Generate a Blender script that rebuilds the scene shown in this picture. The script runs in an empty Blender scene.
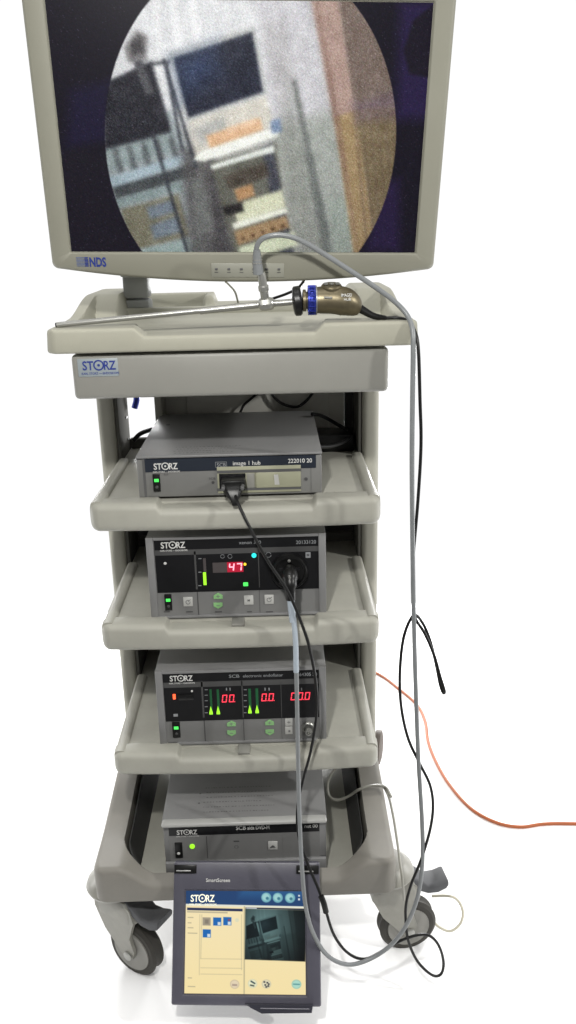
import bpy, bmesh, math, random
import numpy as np
from mathutils import Vector, Matrix
random.seed(4); RNG = np.random.default_rng(7)
SC = bpy.context.scene
COL = SC.collection
R = math.radians
PI = math.pi

# ------------------------------------------------------------------ camera
FPX, CAM = 870.2, np.array([0.07, -1.3544, 1.385])
_p, _y, _r = R(18.171), R(0.689), R(-1.365)
FW = np.array([math.sin(_y)*math.cos(_p), math.cos(_y)*math.cos(_p), -math.sin(_p)])
_rt = np.array([math.cos(_y), -math.sin(_y), 0.0]); _up = np.cross(_rt, FW)
RT = math.cos(_r)*_rt + math.sin(_r)*_up
UP = -math.sin(_r)*_rt + math.cos(_r)*_up
cd = bpy.data.cameras.new('camera'); cam = bpy.data.objects.new('camera', cd); COL.objects.link(cam)
cam.matrix_world = Matrix(((RT[0], UP[0], -FW[0], CAM[0]), (RT[1], UP[1], -FW[1], CAM[1]), (RT[2], UP[2], -FW[2], CAM[2]), (0, 0, 0, 1)))
cd.sensor_fit = 'VERTICAL'; cd.sensor_height = 24.0; cd.sensor_width = 24.0
cd.lens = FPX/1024*24.0; cd.clip_start = 0.02; cd.clip_end = 200
SC.camera = cam
SC.render.resolution_x = 576; SC.render.resolution_y = 1024

def at(u, v, Y):
    """point of the place seen at photo pixel (u, v) on the upright plane y = Y"""
    d = FW + RT*(u-288)/FPX - UP*(v-512)/FPX
    return Vector(CAM + d*((Y-CAM[1])/d[1]))

# ------------------------------------------------------------------ world, lamps, exposure
w = bpy.data.worlds.new('World'); SC.world = w; w.use_nodes = True
w.node_tree.nodes['Background'].inputs[0].default_value = (1, 1, 1, 1)
wn = w.node_tree; bgn = wn.nodes['Background']          # white studio backdrop ahead, dim room behind the photographer
tcw = wn.nodes.new('ShaderNodeTexCoord'); spw = wn.nodes.new('ShaderNodeSeparateXYZ'); mrw = wn.nodes.new('ShaderNodeMapRange')
mrw.interpolation_type = 'SMOOTHSTEP'
mrw.inputs['From Min'].default_value = -0.25; mrw.inputs['From Max'].default_value = 0.35
mrw.inputs['To Min'].default_value = 0.16; mrw.inputs['To Max'].default_value = 1.05
wn.links.new(tcw.outputs['Generated'], spw.inputs[0]); wn.links.new(spw.outputs['Y'], mrw.inputs['Value']); wn.links.new(mrw.outputs['Result'], bgn.inputs[1])

def area(name, loc, target, size, power, color=(1, 1, 1)):
    l = bpy.data.lights.new(name, 'AREA'); l.shape = 'DISK'; l.size = size; l.energy = power; l.color = color
    o = bpy.data.objects.new(name, l); COL.objects.link(o); o.location = loc
    o.rotation_euler = (Vector(target)-Vector(loc)).to_track_quat('-Z', 'Y').to_euler()
    return o
area('key_lamp', (-0.10, -1.15, 1.80), (0, 0, 0.7), 0.07, 17.0, (1, 0.985, 0.95))
area('side_lamp', (2.4, -1.15, 2.1), (0, 0, 0.7), 0.12, 38.0, (1, 0.99, 0.96))
area('ceiling_lamp', (0.0, -0.2, 4.2), (0, -0.2, 0), 2.2, 58.0, (1, 0.995, 0.98))
for sx in (-1, 1):
    area('backdrop_fill', (sx*0.75, 2.9, 0.75), (sx*0.2, 0.2, 0), 0.7, 88.0)  # added light behind the trolley, whitens the floor
    area('floor_fill', (sx*1.5, 0.35, 0.55), (sx*0.2, -0.1, 0), 0.5, 6.0)  # added low fill from each side, clears shadows off the floor

vs = SC.view_settings
vs.view_transform = 'Standard'; vs.look = 'None'; vs.exposure = 0; vs.gamma = 1
SC.render.engine = 'CYCLES'

# ------------------------------------------------------------------ materials
def lin(c):
    return tuple(((x/255)/12.92 if x/255 <= 0.04045 else ((x/255+0.055)/1.055)**2.4) for x in c)

def mat(name, col, rough=0.45, metal=0.0, bump=0.0, bscale=400, var=0.0, vscale=6, spec=0.5, emit=None, estr=1.0, coat=0.0):
    m = bpy.data.materials.new(name); m.use_nodes = True
    nt = m.node_tree; b = nt.nodes['Principled BSDF']
    b.inputs['Base Color'].default_value = (*col, 1); b.inputs['Roughness'].default_value = rough
    b.inputs['Metallic'].default_value = metal; b.inputs['Specular IOR Level'].default_value = spec
    b.inputs['Coat Weight'].default_value = coat
    tc = nt.nodes.new('ShaderNodeTexCoord')
    if var > 0:
        n = nt.nodes.new('ShaderNodeTexNoise'); n.inputs['Scale'].default_value = vscale; n.inputs['Detail'].default_value = 6
        n.inputs['Roughness'].default_value = 0.65
        nt.links.new(tc.outputs['Object'], n.inputs['Vector'])
        r = nt.nodes.new('ShaderNodeValToRGB')
        r.color_ramp.elements[0].position = 0.3; r.color_ramp.elements[1].position = 0.7
        r.color_ramp.elements[0].color = (*[c*(1-var) for c in col], 1)
        r.color_ramp.elements[1].color = (*[min(1, c*(1+var)) for c in col], 1)
        nt.links.new(n.outputs['Fac'], r.inputs['Fac']); nt.links.new(r.outputs['Color'], b.inputs['Base Color'])
        rr = nt.nodes.new('ShaderNodeMapRange'); rr.inputs['To Min'].default_value = max(0, rough-0.07); rr.inputs['To Max'].default_value = min(1, rough+0.07)
        nt.links.new(n.outputs['Fac'], rr.inputs['Value']); nt.links.new(rr.outputs['Result'], b.inputs['Roughness'])
    if bump > 0:
        n = nt.nodes.new('ShaderNodeTexNoise'); n.inputs['Scale'].default_value = bscale; n.inputs['Detail'].default_value = 3
        nt.links.new(tc.outputs['Object'], n.inputs['Vector'])
        bp = nt.nodes.new('ShaderNodeBump'); bp.inputs['Strength'].default_value = bump; bp.inputs['Distance'].default_value = 0.0006
        nt.links.new(n.outputs['Fac'], bp.inputs['Height']); nt.links.new(bp.outputs['Normal'], b.inputs['Normal'])
    if emit:
        b.inputs['Emission Color'].default_value = (*emit, 1); b.inputs['Emission Strength'].default_value = estr
    return m

def attr_screen(name):
    m = bpy.data.materials.new(name); m.use_nodes = True
    nt = m.node_tree; b = nt.nodes['Principled BSDF']
    a = nt.nodes.new('ShaderNodeAttribute'); a.attribute_name = 'Col'
    b.inputs['Base Color'].default_value = (0.004, 0.004, 0.005, 1); b.inputs['Roughness'].default_value = 0.35
    b.inputs['Specular IOR Level'].default_value = 0.12
    nt.links.new(a.outputs['Color'], b.inputs['Emission Color']); b.inputs['Emission Strength'].default_value = 1.0
    return m

M = {}
M['tray'] = mat('ivory_plastic', (0.33, 0.323, 0.265), 0.6, bump=0.25, bscale=700, var=0.06, vscale=9, spec=0.25)
M['shelf'] = mat('grey_beige_plastic', (0.34, 0.335, 0.292), 0.46, bump=0.18, bscale=700, var=0.10, vscale=8, spec=0.3)
M['base'] = mat('base_plastic', (0.205, 0.195, 0.172), 0.55, bump=0.25, bscale=700, var=0.09, vscale=7, spec=0.3)
M['post'] = mat('post_paint', (0.39, 0.383, 0.330), 0.65, bump=0.15, var=0.05, spec=0.2)
M['postdark'] = mat('post_channel', (0.10, 0.098, 0.088), 0.9, bump=0.3, spec=0.04)
M['drawer'] = mat('drawer_paint', (0.235, 0.232, 0.21), 0.45, bump=0.2, bscale=600, var=0.05)
M['panel'] = mat('back_sheet', (0.55, 0.54, 0.49), 0.6, var=0.08)
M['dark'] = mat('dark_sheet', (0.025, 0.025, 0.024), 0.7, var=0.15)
M['bezel'] = mat('monitor_plastic', (0.235, 0.231, 0.186), 0.5, bump=0.3, bscale=900, var=0.04)
M['bezelbtn'] = mat('button_strip', (0.25, 0.25, 0.21), 0.45)
M['armgrey'] = mat('arm_grey', (0.36, 0.37, 0.37), 0.6, var=0.05, spec=0.3)
M['screen'] = attr_screen('lit_screen')
M['navy'] = mat('navy_print', (0.012, 0.03, 0.20), 0.5)
M['plate'] = mat('badge_plate', (0.26, 0.295, 0.31), 0.4)
M['alu'] = mat('device_grey_paint', (0.20, 0.20, 0.20), 0.45, bump=0.2, bscale=900, var=0.06, vscale=14)
M['face'] = mat('device_face_grey', (0.175, 0.175, 0.172), 0.45, var=0.05, vscale=16)
M['aluhi'] = mat('device_light_edge', (0.42, 0.42, 0.41), 0.35, metal=0.2, var=0.05)
M['hubface'] = mat('hub_face_grey', (0.175, 0.175, 0.168), 0.45, var=0.05, vscale=16)
M['lip'] = mat('lip_highlight', (0.36, 0.36, 0.345), 0.35, var=0.04)  # paler than the lid: light caught by the lip is in its colour
M['barblue'] = mat('faded_blue_print', (0.10, 0.13, 0.24), 0.5)
M['strip'] = mat('blue_black_strip', (0.014, 0.019, 0.030), 0.4)
M['black'] = mat('black_panel', (0.008, 0.008, 0.009), 0.35, spec=0.3, var=0.2)
M['blackp'] = mat('black_plastic', (0.007, 0.007, 0.007), 0.35, var=0.3, vscale=30, spec=0.35)
M['line'] = mat('panel_line', (0.06, 0.06, 0.06), 0.5)
M['lineb'] = mat('panel_line_grey', (0.09, 0.09, 0.09), 0.5)
M['white'] = mat('white_print', (0.62, 0.62, 0.60), 0.5)
M['greyp'] = mat('grey_print', (0.26, 0.27, 0.28), 0.5)
M['dprint'] = mat('dark_print', (0.06, 0.06, 0.06), 0.6)
M['beige'] = mat('beige_insert', (0.33, 0.33, 0.235), 0.45, var=0.06)
M['button'] = mat('light_button', (0.48, 0.48, 0.46), 0.45)
M['greenbtn'] = mat('green_button', (0.24, 0.48, 0.20), 0.4)
M['greenled'] = mat('green_led', (0.02, 0.2, 0.03), 0.4, emit=(0.08, 0.85, 0.12), estr=1.3)
M['ledlime'] = mat('lime_led', (0.1, 0.2, 0.02), 0.4, emit=(0.34, 0.92, 0.02), estr=1.2)
M['leddimg'] = mat('dim_green_bar', (0.004, 0.045, 0.018), 0.4, emit=(0.004, 0.09, 0.02), estr=0.5)
M['cyanled'] = mat('cyan_led', (0.02, 0.2, 0.2), 0.4, emit=(0.02, 0.85, 0.80), estr=1.1)
M['yelled'] = mat('amber_led', (0.2, 0.15, 0.02), 0.4, emit=(1.0, 0.60, 0.02), estr=1.4)
M['redseg'] = mat('red_segments', (0.2, 0.01, 0.02), 0.4, emit=(1.0, 0.05, 0.085), estr=1.5)
M['redsegw'] = mat('bright_red_segments', (0.2, 0.01, 0.02), 0.4, emit=(1.0, 0.42, 0.52), estr=1.6)
M['redwin'] = mat('lit_display_window', (0.08, 0.004, 0.01), 0.4, emit=(0.55, 0.005, 0.035), estr=0.8)
M['greywin'] = mat('display_window', (0.07, 0.06, 0.06), 0.35)
M['redled'] = mat('red_led', (0.3, 0.02, 0.01), 0.4, emit=(1.0, 0.10, 0.03), estr=2.2)
M['steel'] = mat('brushed_steel', (0.50, 0.50, 0.47), 0.30, metal=0.8)
M['steelw'] = mat('satin_steel', (0.33, 0.33, 0.31), 0.38, metal=0.7)
M['bronze'] = mat('bronze_metal', (0.165, 0.140, 0.088), 0.40, metal=0.7, var=0.12, vscale=40)
M['blue'] = mat('blue_anodised', (0.03, 0.045, 0.30), 0.28, metal=0.6)
M['greycab'] = mat('grey_silicone', (0.185, 0.195, 0.20), 0.34, var=0.06, vscale=20)
M['bluegrey'] = mat('blue_grey_sleeve', (0.36, 0.41, 0.46), 0.38)
M['blackcab'] = mat('black_rubber', (0.007, 0.007, 0.007), 0.42, var=0.2, vscale=30, spec=0.28)
M['orange'] = mat('orange_rubber', (0.34, 0.088, 0.024), 0.65, var=0.08, vscale=12)
M['thincab'] = mat('pale_grey_lead', (0.27, 0.265, 0.23), 0.4)
M['cream'] = mat('cream_lead', (0.55, 0.52, 0.42), 0.5)
M['tab'] = mat('tablet_plastic', (0.080, 0.078, 0.100), 0.38, bump=0.2, bscale=900, var=0.10, vscale=12)
M['tabdark'] = mat('tablet_lip', (0.028, 0.028, 0.040), 0.4)
M['tyre'] = mat('tyre_rubber', (0.035, 0.032, 0.026), 0.7, bump=0.3, bscale=300, var=0.2, vscale=20)
M['tyreb'] = mat('worn_tyre_rubber', (0.12, 0.10, 0.085), 0.7, var=0.2)
M['cast'] = mat('caster_plastic', (0.25, 0.245, 0.215), 0.38, var=0.10, vscale=25)
M['castdk'] = mat('caster_rim', (0.22, 0.215, 0.195), 0.45, var=0.08)
M['pedal'] = mat('pedal_plastic', (0.075, 0.077, 0.082), 0.7, var=0.08)
M['floor'] = mat('white_floor', (0.93, 0.93, 0.93), 0.9, spec=0.1)

# ------------------------------------------------------------------ mesh builder
def rrect(a0, a1, b0, b1, r, n=5):
    r = max(1e-5, min(r, (a1-a0)/2-1e-6, (b1-b0)/2-1e-6)); pts = []
    for cx, cy, s in ((a1-r, b0+r, -90), (a1-r, b1-r, 0), (a0+r, b1-r, 90), (a0+r, b0+r, 180)):
        for i in range(n+1):
            t = R(s+90*i/n); pts.append((cx+r*math.cos(t), cy+r*math.sin(t)))
    return pts

class MB:
    def __init__(s): s.v = []; s.f = []; s.mi = []
    def raw(s, vs, fs, m=0):
        o = len(s.v); s.v += [tuple(p) for p in vs]; s.f += [tuple(i+o for i in f) for f in fs]; s.mi += [m]*len(fs); return s
    def box(s, x0, x1, y0, y1, z0, z1, bev=0.0, m=0, seg=2, mtx=None):
        bm = bmesh.new(); bmesh.ops.create_cube(bm, size=1)
        for v in bm.verts: v.co = Vector(((x0+x1)/2+v.co.x*(x1-x0), (y0+y1)/2+v.co.y*(y1-y0), (z0+z1)/2+v.co.z*(z1-z0)))
        if bev > 0: bmesh.ops.bevel(bm, geom=bm.edges[:], offset=bev, segments=seg, affect='EDGES', profile=0.5)
        if mtx: bmesh.ops.transform(bm, matrix=mtx, verts=bm.verts[:])
        bm.verts.index_update()
        s.raw([v.co[:] for v in bm.verts], [[v.index for v in f.verts] for f in bm.faces], m); bm.free(); return s
    def loft(s, loops, cap0=True, cap1=True, m=0):
        n = len(loops[0]); vs = [p for l in loops for p in l]; fs = []
        for k in range(len(loops)-1):
            for i in range(n):
                j = (i+1) % n; fs.append((k*n+i, k*n+j, (k+1)*n+j, (k+1)*n+i))
        if cap0: fs.append(tuple(range(n))[::-1])
        if cap1: fs.append(tuple((len(loops)-1)*n+i for i in range(n)))
        return s.raw(vs, fs, m)
    def tube(s, pts, r, n=10, m=0, cap=True):
        pts = [Vector(p) for p in pts]; rs = r if isinstance(r, (list, tuple)) else [r]*len(pts)
        T = []
        for i in range(len(pts)):
            a = pts[max(0, i-1)]; b = pts[min(len(pts)-1, i+1)]; d = (b-a)
            T.append(d.normalized() if d.length > 1e-9 else Vector((0, 0, 1)))
        N = T[0].orthogonal().normalized(); loops = []
        for i, p in enumerate(pts):
            if i: N = (N - T[i]*N.dot(T[i])); N = N.normalized() if N.length > 1e-6 else T[i].orthogonal().normalized()
            B = T[i].cross(N)
            loops.append([(p+(N*math.cos(2*PI*k/n)+B*math.sin(2*PI*k/n))*rs[i])[:] for k in range(n)])
        return s.loft(loops, cap, cap, m)
    def lathe(s, prof, o, ax, n=28, m=0):
        """prof: (radius, height along ax)"""
        ax = Vector(ax).normalized(); N = ax.orthogonal().normalized(); B = ax.cross(N); o = Vector(o)
        loops = [[(o+ax*h+(N*math.cos(2*PI*k/n)+B*math.sin(2*PI*k/n))*max(r, 1e-5))[:] for k in range(n)] for r, h in prof]
        return s.loft(loops, True, True, m)
    def prism(s, pts, y0, y1, m=0):
        """outline in (x, z), front at y0"""
        a = [(p[0], y0, p[1]) for p in pts]; b = [(p[0], y1, p[1]) for p in pts]
        return s.loft([a, b], True, True, m)
    def text(s, txt, x, z, y, h, width=None, bold=0.0, depth=0.0003, m=0, align='LEFT', shear=0.0):
        c = bpy.data.curves.new('t', 'FONT'); c.body = txt; c.size = 1; c.offset = bold; c.extrude = 0.0; c.shear = shear; c.resolution_u = 3
        o = bpy.data.objects.new('t', c); COL.objects.link(o); bpy.context.view_layer.update()
        me = bpy.data.meshes.new_from_object(o.evaluated_get(bpy.context.evaluated_depsgraph_get()))
        P = np.array([v.co[:] for v in me.vertices]); F = [tuple(f.vertices) for f in me.polygons]
        bpy.data.objects.remove(o); bpy.data.curves.remove(c); bpy.data.meshes.remove(me)
        if len(P) == 0: return s
        mn, mx = P.min(0), P.max(0); sz = h/0.72; sx = sz
        if width: sx = width/(mx[0]-mn[0])
        off = {'LEFT': 0, 'CENTER': -(mx[0]-mn[0])/2*sx}[align]
        s.raw([(x+off+(p[0]-mn[0])*sx, y-depth, z+p[1]*sz) for p in P], F, m)
        return s
    def build(s, name, mats, parent=None, smooth=35, rnd=False):
        me = bpy.data.meshes.new(name); me.from_pydata(s.v, [], s.f)
        mats = mats if isinstance(mats, (list, tuple)) else [mats]
        for mm in mats: me.materials.append(M[mm] if isinstance(mm, str) else mm)
        me.polygons.foreach_set('material_index', s.mi)
        bm = bmesh.new(); bm.from_mesh(me)
        if not rnd: bmesh.ops.recalc_face_normals(bm, faces=bm.faces[:])
        bm.to_mesh(me); bm.free()
        me.polygons.foreach_set('use_smooth', [True]*len(me.polygons)); me.set_sharp_from_angle(angle=R(smooth)); me.update()
        o = bpy.data.objects.new(name, me); COL.objects.link(o)
        if parent: o.parent = parent
        return o

def catmull(P, k=8):
    P = [Vector(p) for p in P]; Q = [P[0]*2-P[1]] + P + [P[-1]*2-P[-2]]; out = []
    for i in range(1, len(Q)-2):
        a, b, c, d = Q[i-1], Q[i], Q[i+1], Q[i+2]
        for j in range(k):
            t = j/k
            out.append(0.5*((2*b)+(c-a)*t+(2*a-5*b+4*c-d)*t*t+(3*b-a-3*c+d)*t**3))
    out.append(P[-1]); return out

def thing(name, label, cat, loc=(0, 0, 0), rot=(0, 0, 0), group=None):
    o = bpy.data.objects.new(name, None); COL.objects.link(o); o.location = loc; o.rotation_euler = rot
    o.empty_display_size = 0.05
    return tag(o, label, cat, group)
def tag(o, label, cat, group=None, kind=None):
    o['label'] = label; o['category'] = cat
    if group: o['group'] = group
    if kind: o['kind'] = kind
    return o
def structure(o):
    o['kind'] = 'structure'; return o
def sstep(a, b, x):
    t = np.clip((x-a)/(b-a), 0, 1); return t*t*(3-2*t)

# ------------------------------------------------------------------ setting
fl = MB(); fl.raw([(-4.5, -0.55, 0), (4.5, -0.55, 0), (4.5, 1.7, 0), (-4.5, 1.7, 0)], [(0, 1, 2, 3)])
structure(fl.build('floor', 'floor'))

# ------------------------------------------------------------------ the trolley
cart = thing('equipment_trolley', 'tall grey and ivory trolley on casters carrying the whole stack of devices', 'trolley')
SH = [(0.955, 0.9213), (0.738, 0.7036), (0.4835, 0.4527)]       # shelf surface, bumper bottom
HW = 0.2398

def hfield(f, x0, x1, y0, y1, rc, zb, re, ny=150, nx=190, rcb=0.02, taper=0.0):
    """solid with top z = f(x, y), rounded front corners and edges"""
    ys = y0 + (y1-y0)*(np.linspace(0, 1, ny)**1.5); ss = np.linspace(-1, 1, nx)
    ss = np.sign(ss)*(1-(1-np.abs(ss))**1.25)
    cx, hw = (x0+x1)/2, (x1-x0)/2
    H = []
    for y in ys:
        d = y-y0; a = 0
        if d < rc: a = rc-math.sqrt(max(0, rc*rc-(rc-d)**2))
        d2 = y1-y
        if d2 < rcb: a = max(a, rcb-math.sqrt(max(0, rcb*rcb-(rcb-d2)**2)))
        H.append(hw-a)
    H = np.array(H); X = cx + H[:, None]*ss[None, :]; Y = np.repeat(ys[:, None], nx, 1)
    Z = f(X, Y)
    dist = np.minimum(np.minimum(Y-y0, y1-Y), (H[:, None]-np.abs(X-cx)))
    dd = np.clip(dist, 0, re); Z = Z - (re-np.sqrt(np.maximum(0, re*re-(re-dd)**2)))
    V = np.stack([X, Y, Z], -1).reshape(-1, 3).tolist(); F = []
    for i in range(ny-1):
        for j in range(nx-1):
            a = i*nx+j; F.append((a, a+1, a+nx+1, a+nx))
    ring = [j for j in range(nx)] + [i*nx+nx-1 for i in range(1, ny)] + [(ny-1)*nx+j for j in range(nx-2, -1, -1)] + [i*nx for i in range(ny-2, 0, -1)]
    o = len(V); n = len(ring)
    lo = []
    for dz, ins in ((0.004, 0.0), (0.0012, 0.0012), (0.0, 0.004)):
        for i in ring:
            p = V[i]; k = ins+taper
            lo.append((cx+(p[0]-cx)*(1-k/hw), p[1]+(k if p[1] < (y0+y1)/2 else -k), zb+dz))
    V += lo
    for i in range(n):
        j = (i+1) % n
        F.append((ring[j], ring[i], o+i, o+j))
        F.append((o+j, o+i, o+n+i, o+n+j)); F.append((o+n+j, o+n+i, o+2*n+i, o+2*n+j))
    F.append(tuple(o+2*n+i for i in range(n)))
    mb = MB(); mb.raw(V, F); return mb

# base: moulded foot with a deep well
def base_f(X, Y):
    ix0, ix1, iy0, r = -0.240, 0.223, -0.020, 0.070
    qx = np.abs(X-(ix0+ix1)/2)-((ix1-ix0)/2-r); qy = -(Y-(iy0+r))
    sd = np.where((qx > 0) & (qy > 0), np.hypot(qx, qy), np.maximum(qx, qy)) - r     # <0 inside the well
    xc = np.abs(X-(ix0+ix1)/2)
    rim = 0.277 + 0.02*sstep(0.04, 0.28, Y)
    dip = (1-sstep(0.165, 0.235, xc))*(1-sstep(0.0, 0.06, Y))
    rim = rim - dip*(0.028 + 0.010*(1-sstep(-0.044, -0.018, Y)))
    k = sstep(-0.005, 0.0015, sd)
    return 0.2145*(1-k) + rim*k
hfield(base_f, -0.288, 0.271, -0.045, 0.64, 0.022, 0.2035, 0.011, ny=200, nx=230).build('base', 'base', cart, smooth=50)

# dark strip along the well's side walls, widening towards the floor
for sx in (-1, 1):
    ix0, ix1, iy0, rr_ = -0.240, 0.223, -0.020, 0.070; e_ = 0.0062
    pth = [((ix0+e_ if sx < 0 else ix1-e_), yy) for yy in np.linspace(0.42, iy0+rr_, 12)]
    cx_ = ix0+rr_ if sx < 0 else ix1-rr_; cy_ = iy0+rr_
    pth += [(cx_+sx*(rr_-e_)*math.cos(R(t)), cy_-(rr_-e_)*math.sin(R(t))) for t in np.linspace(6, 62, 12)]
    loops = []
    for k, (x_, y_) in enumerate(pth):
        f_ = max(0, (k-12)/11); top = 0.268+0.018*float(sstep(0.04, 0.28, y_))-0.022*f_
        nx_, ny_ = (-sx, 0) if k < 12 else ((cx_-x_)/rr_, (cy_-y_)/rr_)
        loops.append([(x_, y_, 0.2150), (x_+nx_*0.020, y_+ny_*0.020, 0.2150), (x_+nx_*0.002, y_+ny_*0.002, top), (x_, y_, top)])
    MB().loft(loops).build('well_side_strip', 'dark', cart)
MB().box(-0.214, 0.198, 0.004, 0.42, 0.2148, 0.2164, 0.0006).build('well_floor_plate', 'shelf', cart)  # paler plate added so the well floor comes out brighter
# posts
for sx, name in ((-1, 'post'), (1, 'post')):
    mb = MB()
    prof = rrect(0.2385, 0.2715, 0.295, 0.42, 0.012, 5)
    mb.loft([[(sx*x-0.001, y, z) for x, y in prof] for z in (0.27, 1.215)])
    po = mb.build(name, 'post', cart)
    MB().box(sx*0.2345-0.003-0.001, sx*0.2345+0.003-0.001, 0.302, 0.416, 0.30, 1.212, 0.001).build('inner_channel', 'postdark', po)
    if sx < 0:
        for z in np.arange(0.98, 1.2, 0.045): MB().lathe([(0.0028, 0), (0.0028, 0.0012)], (-0.2305-0.001, 0.385, z), (1, 0, 0), 10).build('screw', 'black', po)

# back sheets
MB().box(-0.168, 0.213, 0.424, 0.432, 0.93, 1.215, 0.001).build('back_panel', 'panel', cart)
MB().box(-0.112, 0.18, 0.417, 0.4238, 0.97, 1.2, 0.003).build('cable_cover', 'panel', cart)
MB().box(-0.262, 0.260, 0.424, 0.434, 0.24, 0.929, 0.001).build('rear_panel', 'dark', cart)  # added to close the back against light; near-black stands for the shade there
MB().box(0.2135, 0.262, 0.424, 0.434, 0.932, 1.215, 0.001).build('gap_shade_sheet', 'dark', cart)  # dark sheet painting the black gap beside the right post
MB().box(-0.17, -0.155, 0.36, 0.4235, 0.96, 1.214, 0.003).build('cable_cover', 'shelf', cart)

def bumper(zb, zt_end, zt_mid, notch):
    mb = MB(); loops = []
    r = 0.016; half = HW
    xs = sorted(set([-half + r*(1-math.cos(t)) for t in np.linspace(0.02, PI/2, 9)] + [half - r*(1-math.cos(t)) for t in np.linspace(0.02, PI/2, 9)] + list(np.linspace(-half+r, half-r, 90)) + [notch[0]+d for d in np.linspace(-0.006, 0.006, 7)] + [notch[1]+d for d in np.linspace(-0.006, 0.006, 7)]))
    for x in xs:
        d = half-abs(x); a = r-math.sqrt(max(0, r*r-(r-d)**2)) if d < r else 0
        k = sstep(notch[0]-0.005, notch[0]+0.005, x)*(1-sstep(notch[1]-0.005, notch[1]+0.005, x))
        zt = zt_end*(1-k)+zt_mid*k
        bow = 0.008*(1-(x/half)**2)
        y0 = a - bow; zz0 = zb + a*0.6; zz1 = zt - a*0.35
        p = []
        for yy, zz, rr, s in ((0.040, zz0, 0.004, -90), (0.040, zz1, 0.005, 0), (y0, zz1, 0.012, 90), (y0, zz0, 0.013, 180)):
            cy = yy-rr if yy > 0.03 else yy+rr; cz = zz+rr if zz == zz0 else zz-rr
            for i in range(6):
                t = R(s+90*i/5); p.append((x, cy+rr*math.cos(t), cz+rr*math.sin(t)))
        loops.append(p)
    mb.loft(loops); return mb

notches = [(-0.125, 0.130), (-0.125, 0.130), (-0.120, 0.126)]
for k, (zs, zb) in enumerate(SH):
    mb = MB(); mb.box(-0.232, 0.232, 0.03, 0.423, zb+0.012, zs, 0.0015)
    sh = mb.build('shelf', 'shelf', cart)
    bumper(zb-0.0085, zs+0.0065, zs-0.0035, notches[k]).build('bumper', 'shelf', sh)
    for sx in (-1, 1):
        mb = MB(); loops = []
        for y in (0.010, 0.05, 0.10, 0.2, 0.28, 0.2935):
            xo = HW-0.002-0.0005*0; p = rrect(0.2165, xo, zb+0.004, zs+0.0085, 0.0075, 5)
            loops.append([(sx*a, y, b) for a, b in p])
        mb.loft(loops); mb.build('side_rail', 'shelf', sh)
    if k < 2:
        MB().box(-0.232, 0.232, 0.405, 0.423, zs, zs+0.02, 0.002).build('rear_lip', 'postdark', sh)
for k in (1, 2):
    zs = SH[k][0]; c = (0.005, 0.013)[k-1]*0
    p = at((238, 244)[k-1], (619, 744)[k-1], 0.02)
    MB().box(p.x-0.011, p.x+0.011, 0.004, 0.034, zs-0.003, zs+0.0012, 0.0015).build('locking_tab', 'drawer', cart)

# drawer under the tray
dr = MB().box(-0.2340, 0.2430, -0.040, 0.40, 1.1418, 1.2095, 0.0070, seg=3).build('drawer', 'drawer', cart)
MB().box(-0.226, 0.226, -0.020, 0.40, 1.2096, 1.2138, 0.0).build('drawer_gap', 'dark', cart)
a = at(77, 359, -0.04); b = at(119, 376, -0.04)
def plate_local(parent, a, b, y):
    MB().box(a.x, b.x, y-0.0012, y+0.001, b.z, a.z, 0.0008).build('name_plate', 'plate', parent)

def storz(mb, x, z, y, w, m=0, sub=True, cut=0.75):
    """target-ring wordmark, baseline left corner x, z, total width w"""
    h = w*0.27
    mb.text('ST', x, z, y, h, width=w*0.33, bold=0.02, m=m)
    mb.text('RZ', x+w*0.64, z, y, h, width=w*0.36, bold=0.02, m=m)
    cx, cz = x+w*0.485, z+h*0.5; ro, ri = h*0.60, h*0.44; n = 28
    V = []; F = []
    for i in range(n):
        t = 2*PI*i/n
        V += [(cx+ro*math.cos(t), y-0.0003, cz+ro*math.sin(t)), (cx+ri*math.cos(t), y-0.0003, cz+ri*math.sin(t))]
    for i in range(n):
        j = (i+1) % n; F.append((2*i, 2*j, 2*j+1, 2*i+1))
    mb.raw(V, F, m)
    mb.raw([(cx+h*0.15*math.cos(2*PI*i/12), y-0.0003, cz+h*0.15*math.sin(2*PI*i/12)) for i in range(12)], [tuple(range(12))], m)
    if sub:
        mb.text('KARL STORZ — ENDOSKOPE', x-w*0.04, z-h*0.52, y, h*0.26, width=w*1.12, bold=0.012, m=m)
    return mb
plate_local(dr, a, b, -0.04)
mb = MB(); storz(mb, at(83.0, 370, -0.04).x, at(84, 370, -0.04).z, -0.0414, 0.050); mb.build('logo', 'navy', dr)

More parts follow.
